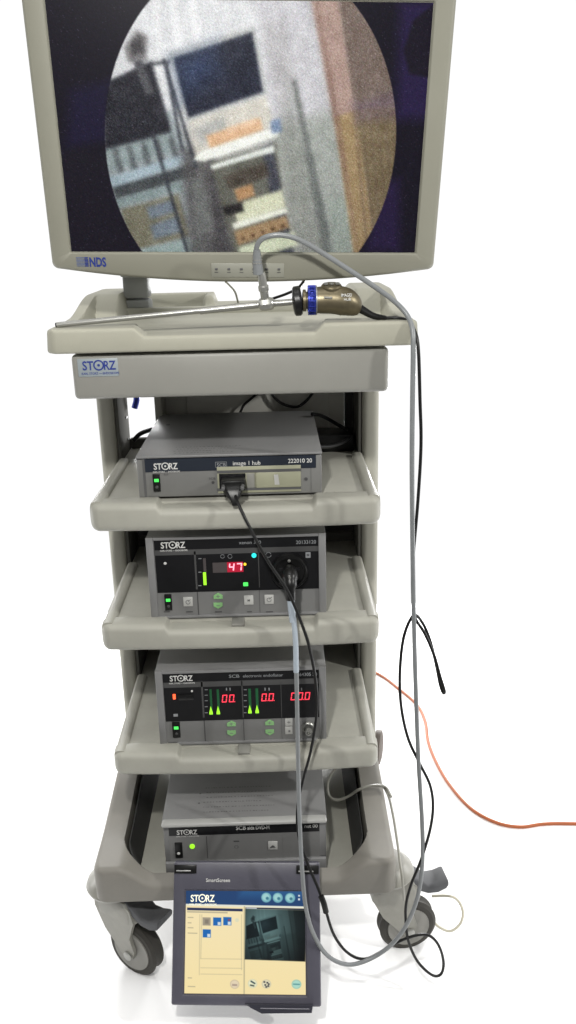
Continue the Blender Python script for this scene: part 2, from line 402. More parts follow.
# top tray
def tray_f(X, Y):
    xc = X-0.010; ax = np.abs(xc)
    side = 0.2755
    rimz = 1.2485 + 0.004*sstep(0.02, 0.2, Y)
    lobe = sstep(0.10, 0.27, Y)*0.024
    # recess floor
    z = 1.2235 + 0*X
    # front rim (low in the middle, raised at both ends)
    kf = 1-sstep(-0.018, -0.010, Y)
    ends = np.where(xc < 0, sstep(0.118, 0.150, ax), sstep(0.112, 0.140, ax))
    front = 1.2305 + (rimz-1.2305)*ends
    z = np.maximum(z, z*(1-kf)+front*kf)
    # corner pads
    padd = np.where(xc < 0, sstep(0.138, 0.150, ax), sstep(0.128, 0.142, ax))*(1-sstep(0.012, 0.026, Y))
    z = z*(1-padd)+np.maximum(z, rimz)*padd
    # shallow step behind the front rim
    st = sstep(0.055, 0.062, Y); z = np.maximum(z, 1.2235+0.0045*st)
    # side walls
    ks = sstep(0.246, 0.256, ax); sz = rimz + lobe*1.0
    z = z*(1-ks)+np.maximum(z, sz)*ks
    # big rear lobes
    kl = sstep(0.15, 0.27, Y)*np.where(xc < 0, sstep(0.202, 0.216, ax), sstep(0.170, 0.215, ax))
    z = np.maximum(z, 1.2235 + kl*(rimz+lobe-1.2235))
    # rear wall with pocket at the left
    kb = sstep(0.280, 0.290, Y); bz = 1.2475
    z = np.maximum(z, 1.2235+kb*(bz-1.2235))
    pk = (sstep(-0.212, -0.202, xc)*(1-sstep(-0.075, -0.065, xc)))*sstep(0.312, 0.318, Y)
    z = z*(1-pk)+1.236*pk
    kb2 = sstep(0.375, 0.385, Y)*(sstep(-0.212, -0.202, xc)*(1-sstep(-0.055, -0.045, xc)))
    z = np.maximum(z, 1.236+kb2*(1.266-1.236))
    hump = np.exp(-((xc+0.060)/0.014)**4)*sstep(0.31, 0.335, Y)
    z = np.maximum(z, 1.2235+hump*0.042)
    return z
hfield(tray_f, -0.2655, 0.2855, -0.052, 0.42, 0.016, 1.2128, 0.006, ny=210, nx=260, taper=-0.0015).build('top_tray', 'tray', cart, smooth=50)

# casters
def caster(cx, cy, ang, zc=0.190, tyre='tyre'):
    """one swivel caster: ang = heading of the trailing wheel"""
    c = bpy.data.objects.new('caster', None); COL.objects.link(c); c.parent = cart; c.location = (cx, cy, 0); c.rotation_euler = (0, 0, ang); c.empty_display_size = 0.03
    mb = MB()
    mb.lathe([(0.010, 0.022), (0.036, 0.020), (0.050, 0.008), (0.054, -0.002), (0.051, -0.009), (0.036, -0.015), (0.018, -0.017)], (0, 0, zc), (0, 0, 1), 32)
    mb.build('swivel_cap', 'cast', c)
    WR = 0.0545; wx = 0.043
    mb = MB()
    for s in (-1, 1):
        out = [(-0.032, zc-0.012), (0.034, zc-0.012), (0.056, zc-0.030), (0.064, zc-0.056), (0.058, zc-0.072), (0.050, 0.092), (wx+0.016, 0.062), (wx+0.010, 0.044), (wx, 0.039), (wx-0.014, 0.046), (-0.012, 0.094), (-0.034, 0.140)]
        a_ = [(x, s*0.019, z) for x, z in out]; b_ = [(x*0.985, s*0.026, z*0.995+0.0006) for x, z in out]
        mb.loft([a_, b_])
    mb.loft([[(x, y, zc-0.010-dz) for x, y in rrect(-0.032+ins, 0.056+ex-ins, -0.0275+ins, 0.0275-ins, 0.014, 5)] for dz, ins, ex in ((0, 0.004, -0.012), (0.006, 0, -0.004), (0.03, 0, 0.006), (0.052, 0.001, 0.008))])
    mb.build('fork', 'cast', c)
    mb = MB(); mb.lathe([(0.040, -0.016), (0.052, -0.016), (0.058, -0.011), (WR, -0.004), (WR, 0.004), (0.058, 0.011), (0.052, 0.016), (0.040, 0.016)], (wx, 0, WR), (0, 1, 0), 48)
    mb.build('wheel', tyre, c)
    mb = MB(); mb.lathe([(0.010, -0.0175), (0.030, -0.0170), (0.042, -0.0182), (0.043, -0.014), (0.043, 0.014), (0.042, 0.0182), (0.030, 0.0170), (0.010, 0.0175)], (wx, 0, WR), (0, 1, 0), 40)
    mb.build('rim', 'castdk', c)
    for s in (-1, 1): MB().lathe([(0.002, 0), (0.0095, 0), (0.0095, s*0.003), (0.006, s*0.005), (0.001, s*0.005)], (wx, s*0.0262, WR-0.004), (0, 1, 0), 20).build('axle_bolt', 'steelw', c)
    return c
def pedal(c, y0=-0.024, y1=0.024):
    mb = MB(); P = [(0.028, zc_-0.004, 0.012), (0.046, zc_-0.014, 0.014), (0.064, zc_-0.026, 0.016), (0.080, zc_-0.038, 0.012), (0.100, zc_-0.038, 0.013), (0.116, zc_-0.032, 0.012), (0.120, zc_-0.030, 0.008)]
    loops = []
    for x, z, t in P:
        hw = 0.024 if x < 0.05 else 0.023
        loops.append([(x, y, zz) for y, zz in rrect(-hw, hw, z-t, z+t*0.6, 0.005, 3)])
    mb.loft(loops); return mb.build('brake_pedal', 'pedal', c, smooth=50)
zc_ = 0.184
pl = at(106, 903, 0.025)
c1 = caster(-0.266, 0.030, R(-32)); pedal(c1)
c2 = caster(0.262, 0.040, R(8)); pedal(c2)
caster(0.225, 0.60, R(35), tyre='tyreb'); caster(-0.245, 0.60, R(150), tyre='tyreb')
q_ = at(378, 747, 0.50)
MB().lathe([(0.004, -0.008), (0.030, -0.010), (0.041, -0.007), (0.043, 0), (0.041, 0.007), (0.030, 0.010), (0.004, 0.008)], q_, (1, -0.25, 0), 36).build('bumper_wheel', 'tyreb', cart)
MB().box(0.20, q_.x, 0.49, 0.51, q_.z-0.01, q_.z+0.01, 0.003).build('wheel_bracket', 'castdk', cart)
bpy.context.view_layer.update()

# ------------------------------------------------------------------ devices
W2 = 0.1525
class Dev:
    def __init__(s, name, label, cat, cx, y, zb, zt, depth):
        s.e = thing(name, label, cat, (cx, y, zb)); s.cx, s.y, s.zb, s.zt, s.d = cx, y, zb, zt, depth; s.h = zt-zb
    def P(s, u, v):
        p = at(u, v, s.y); return p.x-s.cx, p.z-s.zb
    def rect(s, u0, v0, u1, v1):
        x0, z1 = s.P(u0, v0); x1, z0 = s.P(u1, v1); return x0, x1, z0, z1
    def slab(s, name, mt, u0, v0, u1, v1, y0=-0.0015, y1=0.002, bev=0.0, parent=None):
        x0, x1, z0, z1 = s.rect(u0, v0, u1, v1)
        return MB().box(x0, x1, y0, y1, z0, z1, bev).build(name, mt, parent or s.e)
    def add(s, mb, u0, v0, u1, v1, y0, y1, m=0, bev=0.0):
        x0, x1, z0, z1 = s.rect(u0, v0, u1, v1); mb.box(x0, x1, y0, y1, z0, z1, bev, m)
    def disc(s, mb, u, v, r, y0, m=0, n=20):
        x, z = s.P(u, v); mb.lathe([(r, 0), (r, y0*0.9), (r*0.8, y0)], (x, 0, z), (0, 1, 0), n, m)
    def txt(s, mb, t, u, v, px_h, px_w=None, y=-0.0018, m=0, bold=0.0):
        x, z = s.P(u, v); x2, _ = s.P(u+(px_w or 1), v); _, z2 = s.P(u, v-px_h)
        mb.text(t, x, z, y, z2-z, width=(x2-x) if px_w else None, m=m, bold=bold)
    def storz(s, mb, u, v, px_w, y=-0.0018, m=0):
        x, z = s.P(u, v); x2, _ = s.P(u+px_w, v); storz(mb, x, z, y, x2-x, m)

def feet(d):
    for x in (-0.12, 0.12):
        for y in (0.03, d.d-0.04):
            MB().lathe([(0.010, 0), (0.010, 0.0062)], (x, y, -0.006), (0, 0, 1), 16).build('foot', 'blackp', d.e)

def rocker(d, u0, v0, u1, v1):
    sw = d.slab('power_switch', 'blackp', u0, v0, u1, v1, -0.0035, 0.002, 0.0008)
    h = v1-v0; um = (u0+u1)/2
    mb = MB(); d.add(mb, um-2.3, v0+h*0.26, um+2.3, v0+h*0.43, -0.0044, -0.003, 0, 0.0003); mb.build('indicator', 'greenled', sw)
    mb = MB(); d.disc(mb, um+0.4, v0+h*0.74, 0.0026, -0.0042); mb.build('rocker_mark', 'line', sw)
    return sw

def fine_print(mb, x0, x1, y0, y1, z, rows, seed):
    r = random.Random(seed)
    for k in range(rows):
        y = y0+(y1-y0)*k/max(1, rows-1); x = x0 + r.uniform(0, 0.006); end = x1 - r.uniform(0, 0.04)
        while x < end:
            w_ = r.uniform(0.0012, 0.0040); mb.box(x, x+w_, y, y+0.0017, z, z+0.00015); x += w_+r.uniform(0.0018, 0.0045)
# --- device 1: camera control hub
d1 = Dev('video_hub', 'slim grey video hub on the top shelf with black plug in its beige connector panel', 'medical device', -0.0083, 0.038, 0.9595, 1.0317, 0.335)
mb = MB(); mb.box(-W2, W2, 0.0022, d1.d, 0, d1.h-0.0035, 0.001); mb.build('case', 'alu', d1.e); 
MB().box(-W2+0.002, W2-0.002, 0.0, 0.0021, 0.0015, d1.h-0.0065, 0.0006).build('front_panel', 'hubface', d1.e)
MB().box(-W2-0.0008, W2+0.0008, -0.0025, d1.d+0.001, d1.h-0.0042, d1.h, 0.0012).build('lid', 'alu', d1.e)
fs = d1.slab('title_strip', 'strip', 144.5, 459.5, 316, 467.5, -0.0012, 0.001)
mb = MB()
for u in (144.3, 311): d1.add(mb, u, 457, u+0.5, 497, -0.0008, 0.001)
mb.build('seam', 'lineb', d1.e)
mb = MB(); d1.storz(mb, 154, 469.3, 24); d1.txt(mb, 'image 1 hub', 233, 465.0, 4.2, 27.5, bold=0.008); d1.txt(mb, '222010 20', 288, 462.6, 4.2, 24, bold=0.012)
mb.build('lettering', 'white', d1.e)
mb = MB(); d1.txt(mb, 'SCB', 217, 466.4, 3.6, 9, bold=0.01); x0, x1, z0, z1 = d1.rect(215.2, 461.8, 227, 467)
for a_ in ((x0, x1, z1-0.0006, z1), (x0, x1, z0, z0+0.0006), (x0, x0+0.0006, z0, z1), (x1-0.0006, x1, z0, z1)): mb.box(a_[0], a_[1], -0.0018, -0.001, a_[2], a_[3])
mb.build('system_mark', 'greyp', d1.e)
rocker(d1, 152.5, 474, 161, 491)
slot = d1.slab('connector_panel', 'beige', 216.8, 466.8, 301.2, 490.8, -0.0025, 0.002, 0.0008)
mb = MB(); d1.add(mb, 219, 473.5, 246, 488, -0.0032, -0.0022); mb.build('socket', 'black', slot)
mb = MB(); d1.add(mb, 246.5, 473, 255, 487, -0.0034, -0.002, 0, 0.0004); mb.build('cover_plate', 'drawer', slot)
mb = MB(); d1.add(mb, 256, 472, 300.5, 486, -0.0042, -0.002, 0, 0.0006); mb.build('blank_cover', 'beige', slot)
mb = MB(); d1.add(mb, 217, 470.2, 301, 470.8, -0.003, -0.002); d1.add(mb, 217, 488, 301, 488.5, -0.003, -0.002); d1.add(mb, 255.2, 472, 255.8, 487, -0.0045, -0.002); mb.build('groove', 'lineb', slot)
mb = MB(); x, z = d1.P(277, 478.8); mb.loft([[(x-0.004+k*0.001, -0.0042, z-0.009+0.018*0), (x+0.003+k*0.001, -0.0042, z-0.009), (x+0.002, -0.006+0.001*k, z+0.009), (x-0.005, -0.006+0.001*k, z+0.009)] for k in (0, 1)]); mb.build('finger_grip', 'button', slot)
mb = MB(); d1.disc(mb, 306, 478.8, 0.0028, -0.0015); d1.disc(mb, 213, 482.2, 0.0024, -0.0012); mb.build('status_mark', 'line', d1.e)
mb = MB(); d1.txt(mb, 'SCB', 209, 479.4, 2.4, 6.5); x, z = d1.P(166, 473); 
tri = [(-0.0035, -0.003), (0.0035, -0.003), (0, 0.003)]
for i in range(3):
    p, q = tri[i], tri[(i+1) % 3]; mb.tube([(x+p[0], -0.001, z+p[1]), (x+q[0], -0.001, z+q[1])], 0.00025, 4)
mb.build('small_print', 'dprint', d1.e)
mb = MB(); fine_print(mb, -0.095, 0.035, 0.012, 0.052, d1.h+0.0001, 4, 5)
mb.lathe([(0.004, 0), (0.004, 0.0004)], (-0.126, 0.235, d1.h), (0, 0, 1), 14)
mb.build('warning_print', 'line', d1.e)
feet(d1)

# --- device 2: light source
d2 = Dev('light_source', 'grey light source on the middle shelf with red 47 readout and round black socket', 'medical device', -0.0029, 0.036, 0.7405, 0.8908, 0.36)
def tall_case(d, face_u, pan, hs):
    MB().box(-W2, W2, 0.0022, d.d, 0, d.h-0.001, 0.0015).build('case', 'alu', d.e)
    mb = MB(); t = 0.0125
    mb.box(-W2, -W2+t, -0.0045, 0.003, 0.0, d.h, 0.001); mb.box(W2-t, W2, -0.0045, 0.003, 0.0, d.h, 0.001)
    mb.box(-W2+t, W2-t, -0.0045, 0.003, d.h-0.0055, d.h, 0.001); mb.box(-W2+t, W2-t, -0.0045, 0.003, 0, 0.0045, 0.001)
    mb.build('front_frame', 'alu', d.e)
    MB().box(-W2+t, W2-t, -0.0005, 0.002, 0.0045, d.h-0.0055).build('front_panel', 'face', d.e)
tall_case(d2, None, None, None)
d2.slab('display_panel', 'black', 153.5, 537.3, 319.6, 588, -0.0015, 0.001)
mb = MB()
d2.add(mb, 154, 550.2, 319, 550.7, -0.0019, -0.0012)
d2.add(mb, 195.6, 551, 196.1, 589, -0.0019, -0.0012); d2.add(mb, 258.6, 549, 259.1, 587, -0.0019, -0.0012)
mb.build('divider', 'line', d2.e)
mb = MB(); d2.add(mb, 197.8, 589.5, 198.3, 615, -0.0010, 0); d2.add(mb, 259.4, 587.5, 259.9, 613, -0.0010, 0)
for u0, u1 in ((164, 170), (186, 193), (215, 222), (247, 252), (266, 273)): d2.add(mb, u0, 611.2, u1, 612, -0.0010, 0)
mb.build('small_print', 'dprint', d2.e)
mb = MB(); d2.storz(mb, 161, 548, 24.5); mb.build('logo', 'white', d2.e)
mb = MB(); d2.txt(mb, 'xenon 300', 239, 543.8, 3.3, 22, bold=0.003); d2.txt(mb, '20133120', 296, 543.6, 3.6, 20, bold=0.006)
for u, v, r_ in ((222.5, 556, 0.0033), (230, 556, 0.0036), (268.5, 554.5, 0.0045)):
    x, z = d2.P(u, v); pts = [(x+r_*math.cos(t), -0.0018, z+r_*math.sin(t)) for t in np.linspace(0.4, 2*PI-0.1, 16)]; mb.tube(pts, 0.0004, 4)
for v in (558, 571.5, 585): d2.add(mb, 198.5, v, 201.5, v+0.6, -0.0019, -0.001)
mb.build('lettering', 'greyp', d2.e)
mb = MB(); d2.disc(mb, 165.3, 563, 0.0025, -0.0025); mb.build('indicator', 'white', d2.e)
mb = MB(); d2.add(mb, 203, 558, 206.5, 571.5, -0.0019, -0.001); mb.build('level_track', 'greywin', d2.e)
mb = MB(); d2.add(mb, 203, 572, 206.7, 584.5, -0.0022, -0.001); mb.build('level_bar', 'ledlime', d2.e)
win = d2.slab('readout', 'greywin', 212.5, 562.4, 241, 571.6, -0.0021, 0.001)
mb = MB(); d2.add(mb, 227, 561.8, 243.5, 571.2, -0.0026, -0.002); mb.build('glow_window', 'redwin', win)
SEG = {'0': 'abcdef', '4': 'bcfg', '7': 'abc', '1': 'bc', '8': 'abcdefg'}
def digits(d, mb, s, u, v, pw, ph, y, dot_after=(), gap=1.25, t=0.17):
    """slanted seven-segment digits, u,v = lower left pixel"""
    x, z = d.P(u, v); x1, _ = d.P(u+pw, v); _, z1 = d.P(u, v-ph); W_, H_ = x1-x, z1-z; th = W_*t
    for k, ch in enumerate(s):
        ox = x+k*W_*gap
        def bar(x0, z0, x1_, z1_):
            sl = lambda zz: 0.13*zz
            mb.raw([(ox+x0+sl(z0), y, z+z0), (ox+x1_+sl(z0), y, z+z0), (ox+x1_+sl(z1_), y, z+z1_), (ox+x0+sl(z1_), y, z+z1_)], [(0, 1, 2, 3)])
        g = th*0.25
        for c in SEG[ch]:
            if c == 'a': bar(g, H_-th, W_-g, H_)
            if c == 'd': bar(g, 0, W_-g, th)
            if c == 'g': bar(g, H_/2-th/2, W_-g, H_/2+th/2)
            if c == 'b': bar(W_-th, H_/2+g, W_, H_-g)
            if c == 'c': bar(W_-th, g, W_, H_/2-g)
            if c == 'f': bar(0, H_/2+g, th, H_-g)
            if c == 'e': bar(0, g, th, H_/2-g)
        if k in dot_after: bar(W_+th*0.5, 0, W_+th*1.4, th*1.0)
mb = MB(); digits(d2, mb, '47', 228.5, 570.3, 5.6, 7.6, -0.0030, gap=1.35, t=0.24); mb.build('digit', 'redsegw', win)
mb = MB(); d2.disc(mb, 254, 555, 0.0042, -0.003); mb.build('status_light', 'cyanled', d2.e)
mb = MB(); d2.disc(mb, 245, 563.8, 0.0024, -0.003); mb.build('status_light', 'yelled', d2.e)
mb = MB(); d2.add(mb, 243.2, 582, 248.2, 585.6, -0.003, -0.001, 0, 0.0008); mb.build('status_light', 'greenled', d2.e)
mb = MB(); d2.add(mb, 305.5, 552, 310.5, 557.2, -0.0022, -0.001); mb.build('symbol_plate', 'greyp', d2.e)
mb = MB(); x, z = d2.P(308, 554.6)
for k in range(4): 
    t = PI*k/4; mb.tube([(x-0.0032*math.cos(t), -0.0024, z-0.0032*math.sin(t)), (x+0.0032*math.cos(t), -0.0024, z+0.0032*math.sin(t))], 0.0003, 4)
mb.build('symbol', 'black', d2.e)
rocker(d2, 164.2, 594, 172.6, 609.5)
def hexbtn(d, u, v, up):
    x, z = d.P(u, v); s = 1 if up else -1; w_, h_ = 0.0078, 0.0062
    pts = [(x-w_, z-s*h_*0.8), (x-w_, z+s*h_*0.2), (x, z+s*h_), (x+w_, z+s*h_*0.2), (x+w_, z-s*h_*0.8)]
    mb = MB(); mb.prism(pts, -0.0022, 0.001); o = mb.build('arrow_button', 'greenbtn', d.e)
    mb = MB(); mb.box(x-0.003, x+0.003, -0.0026, -0.002, z-0.0005, z+0.0005)
    if up: mb.box(x-0.0005, x+0.0005, -0.0027, -0.0021, z-0.003, z+0.003)
    mb.build('button_mark', 'leddimg' if False else 'face', o)
def sqbtn(d, u0, v0, u1, v1, kind):
    o = d.slab('square_button', 'button', u0, v0, u1, v1, -0.0022, 0.001, 0.0006)
    x, z = d.P((u0+u1)/2, (v0+v1)/2); mb = MB()
    if kind == 'o':
        mb.tube([(x+0.0036*math.cos(t), -0.0024, z-0.0004+0.0036*math.sin(t)) for t in np.linspace(0.9, 2*PI+0.2, 16)], 0.0006, 5)
        mb.tube([(x+0.0006, -0.0024, z+0.0006), (x+0.0048, -0.0024, z+0.0048)], 0.0006, 5)
    elif kind == 'm': mb.text('M', x, z-0.0022, -0.0023, 0.0044, m=0, bold=0.02, align='CENTER')
    elif kind == 'p':
        mb.box(x-0.003, x+0.003, -0.0026, -0.002, z-0.0005, z+0.0005); mb.box(x-0.0005, x+0.0005, -0.0027, -0.0021, z-0.0028, z+0.0028)
    else: mb.box(x-0.0008, x+0.003, -0.0026, -0.002, z-0.003, z+0.001)
    mb.build('button_mark', 'face', o)
hexbtn(d2, 218.2, 595.8, True); hexbtn(d2, 218.2, 605.0, False)
sqbtn(d2, 183.2, 597, 193, 605.8, 'o'); sqbtn(d2, 244, 595.3, 253.6, 604.2, 'm'); sqbtn(d2, 264.5, 594.6, 273.8, 603.4, 'o')
# round light-guide socket
x, z = d2.P(289.2, 569.5)
so = MB().lathe([(0.0310, 0.0), (0.0315, -0.013), (0.0295, -0.0165), (0.0260, -0.0165), (0.0250, -0.012), (0.012, -0.010)], (x, 0, z), (0, 1, 0), 44).build('light_socket', 'blackp', d2.e)
mb = MB(); mb.lathe([(0.002, 0), (0.0028, -0.0015), (0.001, -0.002)], (x, -0.0165, z+0.0228), (0, 1, 0), 12); mb.build('socket_pin', 'steel', so)
mb = MB(); mb.box(x-0.018, x+0.018, -0.0145, -0.008, z+0.003, z+0.008, 0.001); mb.build('socket_bar', 'black', so)
feet(d2)

# --- device 3: pump
d3 = Dev('pump_unit', 'grey pump unit on the lowest shelf with three red zero readouts', 'medical device', -0.005, 0.0366, 0.4855, 0.6375, 0.34)
tall_case(d3, None, None, None)
d3.slab('display_panel', 'black', 162.3, 671.5, 319.3, 716.6, -0.0015, 0.001)
mb = MB(); d3.add(mb, 163, 682.4, 319, 682.9, -0.0019, -0.0012)
for u in (202.5, 242.3, 281): d3.add(mb, u, 680.5, u+0.5, 717, -0.0019, -0.0012)
mb.build('divider', 'line', d3.e)
mb = MB()
for u in (204.5, 243.6, 281.6): d3.add(mb, u, 717, u+0.5, 742, -0.0010, 0)
mb.build('small_print', 'dprint', d3.e)
mb = MB(); d3.storz(mb, 170, 680.8, 23); mb.build('logo', 'white', d3.e)
mb = MB(); d3.txt(mb, 'SCB', 229, 677.3, 3.2, 10.5, bold=0.01); d3.txt(mb, 'electronic endoflator', 243, 676.9, 3.0, 40, bold=0.0); d3.txt(mb, '264305 20', 297, 675.6, 3.3, 20, bold=0.008)
for u in (204.8, 243.8):
    for v in (689, 694.5, 700, 706, 712): d3.add(mb, u, v, u+3, v+0.5, -0.0019, -0.001)
for u in (226, 229.5, 264.5, 268.5, 301): d3.add(mb, u, 687.4, u+1.1, 690, -0.0019, -0.001)
d3.add(mb, 173.5, 713.5, 178, 716, -0.0019, -0.001)
mb.build('lettering', 'greyp', d3.e)
mb = MB(); d3.add(mb, 178.5, 694.3, 193.5, 699, -0.004, -0.001, 0, 0.0006); mb.build('slot', 'blackp', d3.e)
mb = MB(); d3.add(mb, 172.8, 693.6, 175.9, 698.6, -0.003, -0.001, 0, 0.0008); mb.build('status_light', 'redled', d3.e)
mb = MB(); d3.disc(mb, 192, 690.6, 0.0019, -0.0025); mb.build('indicator', 'white', d3.e)
for u, v0, v1 in ((209.4, 689, 714.5), (216.6, 689, 714.3), (248.2, 688.3, 713.4), (255.4, 688, 713.2)):
    bt = MB(); d3.add(bt, u, v0, u+3.6, v1, -0.0020, -0.001); bo = bt.build('level_track', 'leddimg', d3.e)
    mb = MB(); x, z = d3.P(u+1.8, v1-0.8); mb.prism([(x-0.0032, z), (x-0.0030, z+0.004), (x-0.0018, z+0.009), (x, z+0.017), (x+0.0018, z+0.009), (x+0.0030, z+0.004), (x+0.0032, z)], -0.0026, -0.0018); mb.build('level_bar', 'ledlime', bo)
for s_, u, v, dots, g in (('00', 221.8, 701.8, (1,), 1.45), ('00', 261.2, 700.6, (0, 1), 1.45), ('000', 290.5, 699.6, (1,), 1.42)):
    mb = MB(); digits(d3, mb, s_, u, v, 4.9, 7.6, -0.0024, dots, g, 0.2); mb.build('readout', 'redseg', d3.e)
rocker(d3, 172, 721.8, 180.8, 736.5)
hexbtn(d3, 231.4, 723.3, True); hexbtn(d3, 231.6, 732.6, False); hexbtn(d3, 269.6, 722.2, True); hexbtn(d3, 269.8, 731.6, False)
sqbtn(d3, 285, 718, 292.6, 725.2, 'p'); sqbtn(d3, 285, 726.3, 292.6, 733.6, 'd')
x, z = d3.P(308.3, 728)
mb = MB(); mb.lathe([(0.0120, 0), (0.0120, -0.004), (0.0100, -0.006), (0.0088, -0.006), (0.0080, -0.003)], (x, 0, z+0.002), (0, 1, 0), 28); so = mb.build('gas_outlet', 'steelw', d3.e)
mb = MB(); mb.lathe([(0.0072, -0.0075), (0.0055, -0.0145), (0.0036, -0.0145), (0.0030, -0.009)], (x, 0, z-0.002), (0, 1, 0), 24); mb.build('outlet_nozzle', 'steel', so)
feet(d3)

# --- device 4: recorder with hinged touch screen
d4 = Dev('video_recorder', 'grey video recorder at the trolley base with a flip-down touch screen hanging in front', 'medical device', -0.0088, 0.0095, 0.2235, 0.3385, 0.33)
MB().box(-W2, W2, 0.0022, d4.d, 0, d4.h-0.004, 0.0015).build('case', 'alu', d4.e)
MB().box(-W2-0.001, W2+0.001, -0.004, d4.d, d4.h-0.002, d4.h, 0.001).build('lid', 'alu', d4.e)
MB().box(-W2-0.001, W2+0.001, -0.012, 0.006, d4.h-0.0075, d4.h+0.0008, 0.0035, seg=3).build('front_lip', 'lip', d4.e)
MB().box(-W2+0.001, W2-0.001, 0, 0.0021, 0.026, d4.h-0.0068, 0.0005).build('front_panel', 'alu', d4.e)
MB().box(-W2+0.0005, W2-0.0005, -0.007, 0.002, 0.0005, 0.025, 0.0025).build('lower_panel', 'alu', d4.e)
d4.slab('display_panel', 'face', 168.5, 835.5, 320, 857.5, -0.0008, 0.001)
d4.slab('title_strip', 'black', 168.5, 827.0, 319.5, 830.8, -0.0014, 0.001)
mb = MB(); d4.storz(mb, 177, 834.2, 20.5, y=-0.0016); d4.txt(mb, 'SCB', 236, 829.3, 4, 10, bold=0.012, y=-0.0016); d4.txt(mb, 'aida DVD-M', 247.5, 829.0, 4, 22, bold=0.008, y=-0.0016); d4.txt(mb, 'net 00', 304.5, 827.2, 3.6, 13, y=-0.0016)
mb.build('lettering', 'white', d4.e)
mb = MB()
for u in (206.8, 282.5): d4.add(mb, u, 836, u+0.6, 858, -0.0012, 0)
d4.add(mb, 233.6, 840.4, 239.3, 841.4, -0.0012, 0)
x, z = d4.P(236.5, 846.5); mb.tube([(x+0.0036*math.cos(t), -0.001, z+0.003*math.sin(t)) for t in np.linspace(0, 2*PI, 14)], 0.0004, 4)
mb.build('small_print', 'dprint', d4.e)
sw = d4.slab('power_switch', 'blackp', 174.6, 842.3, 183.2, 857, -0.003, 0.001, 0.0008)
mb = MB(); d4.disc(mb, 178.8, 852.4, 0.003, -0.004); mb.build('rocker_mark', 'white', sw)
mb = MB(); d4.disc(mb, 192.3, 845.8, 0.0048, -0.003); mb.build('status_light', 'ledlime', d4.e)
eb = d4.slab('eject_button', 'button', 268, 841, 277.6, 848.8, -0.0022, 0.001, 0.0006)
mb = MB(); x, z = d4.P(272.8, 845.5); mb.prism([(x-0.006, z-0.003), (x+0.006, z-0.003), (x, z+0.003)], -0.0027, -0.002); mb.build('button_mark', 'lineb', eb)
mb = MB(); fine_print(mb, -0.080, 0.060, 0.022, 0.096, d4.h+0.0001, 6, 9); mb.lathe([(0.002, 0), (0.002, 0.0002)], (-0.088, 0.050, d4.h), (0, 0, 1), 10); mb.lathe([(0.002, 0), (0.002, 0.0002)], (-0.088, 0.080, d4.h), (0, 0, 1), 10); mb.build('warning_print', 'lineb', d4.e)
feet(d4)
# the flip screen
tb = bpy.data.objects.new('touch_screen', None); COL.objects.link(tb); tb.empty_display_size = 0.03
def euler_m(t, yw, ro):
    return (Matrix.Rotation(yw, 4, 'Z') @ Matrix.Rotation(t, 4, 'X') @ Matrix.Rotation(ro, 4, 'Y'))
TBM = Matrix.Translation((-0.0082, -0.1055, 0.1827)) @ euler_m(R(-30.0), R(-4), R(-0.64))
tb.parent = d4.e; tb.matrix_local = Matrix.Translation((0.0088, -0.0095, -0.2235)) @ TBM
bpy.context.view_layer.update()
TW, TH = 0.266, 0.2403
def inv_local(Mx):
    Mi = Mx.inverted()
    def f(u, v):
        d = Vector(FW + RT*(u-288)/FPX - UP*(v-512)/FPX); o = Mi @ Vector(CAM); dl = Mi.to_3x3() @ d
        t = -o.y/dl.y; p = o+dl*t; return p.x, p.z
    return f
TL_ = inv_local(TBM)
sx0, sz1 = TL_(186, 891); sx1, _ = TL_(303, 889.5); _, sz0 = TL_(184, 997); sx1b, sz0b = TL_(307.5, 992)
sx0 = (sx0+TL_(184, 997)[0])/2; sx1 = (sx1+sx1b)/2; sz0 = (sz0+sz0b)/2
# housing as lofted frame with opening
def frame_mesh(outer, inner, levels_out, levels_in):
    """outer/inner: matched outlines (x, z); levels: (inset, y)"""
    loops = []
    def inset(pts, k):
        cx = sum(p[0] for p in pts)/len(pts); cz = sum(p[1] for p in pts)/len(pts)
        w_ = max(p[0] for p in pts)-cx; h_ = max(p[1] for p in pts)-cz
        return [(cx+(p[0]-cx)*(1-k/w_), cz+(p[1]-cz)*(1-k/h_)) for p in pts]
    for k, y in levels_out: loops.append([(x, y, z) for x, z in inset(outer, k)])
    for k, y in levels_in: loops.append([(x, y, z) for x, z in inset(inner, k)])
    mb = MB(); mb.loft(loops, True, True); return mb
n = 14
def outline(x0, x1, z0, z1, r, bulge=0.0, n=14):
    def side(a, b): return [(a[0]+(b[0]-a[0])*i/n, a[1]+(b[1]-a[1])*i/n) for i in range(n+1)]
    pts = []
    def arc(cx, cz, s):
        return [(cx+r*math.cos(R(s+90*i/6)), cz+r*math.sin(R(s+90*i/6))) for i in range(7)]
    pts += arc(x1-r, z0+r, -90)[0:0]
    b = []
    for i in range(n+1):
        t = i/n; x = x0+r+(x1-x0-2*r)*t; b.append((x, z0-bulge*(1-(2*t-1)**2)))
    pts += b[:-1] + arc(x1-r, z0+r, -90)[:-1] + side((x1, z0+r), (x1, z1-r))[:-1] + arc(x1-r, z1-r, 0)[:-1] + side((x1-r, z1), (x0+r, z1))[:-1] + arc(x0+r, z1-r, 90)[:-1] + side((x0, z1-r), (x0, z0+r))[:-1] + arc(x0+r, z0+r, 180)[:-1]
    return pts
mb = frame_mesh(outline(-TW/2, TW/2, -TH/2, TH/2, 0.004), outline(sx0-0.004, sx1+0.004, sz0-0.004, sz1+0.004, 0.002),
                [(0.006, 0.018), (0.001, 0.015), (0, 0.012), (0, 0.003), (0.0012, 0.0008), (0.003, 0)], [(0, 0), (0.0012, 0.0004), (0.0025, 0.0028), (0.0035, 0.0030)])
mb.build('screen_housing', 'tab', tb)
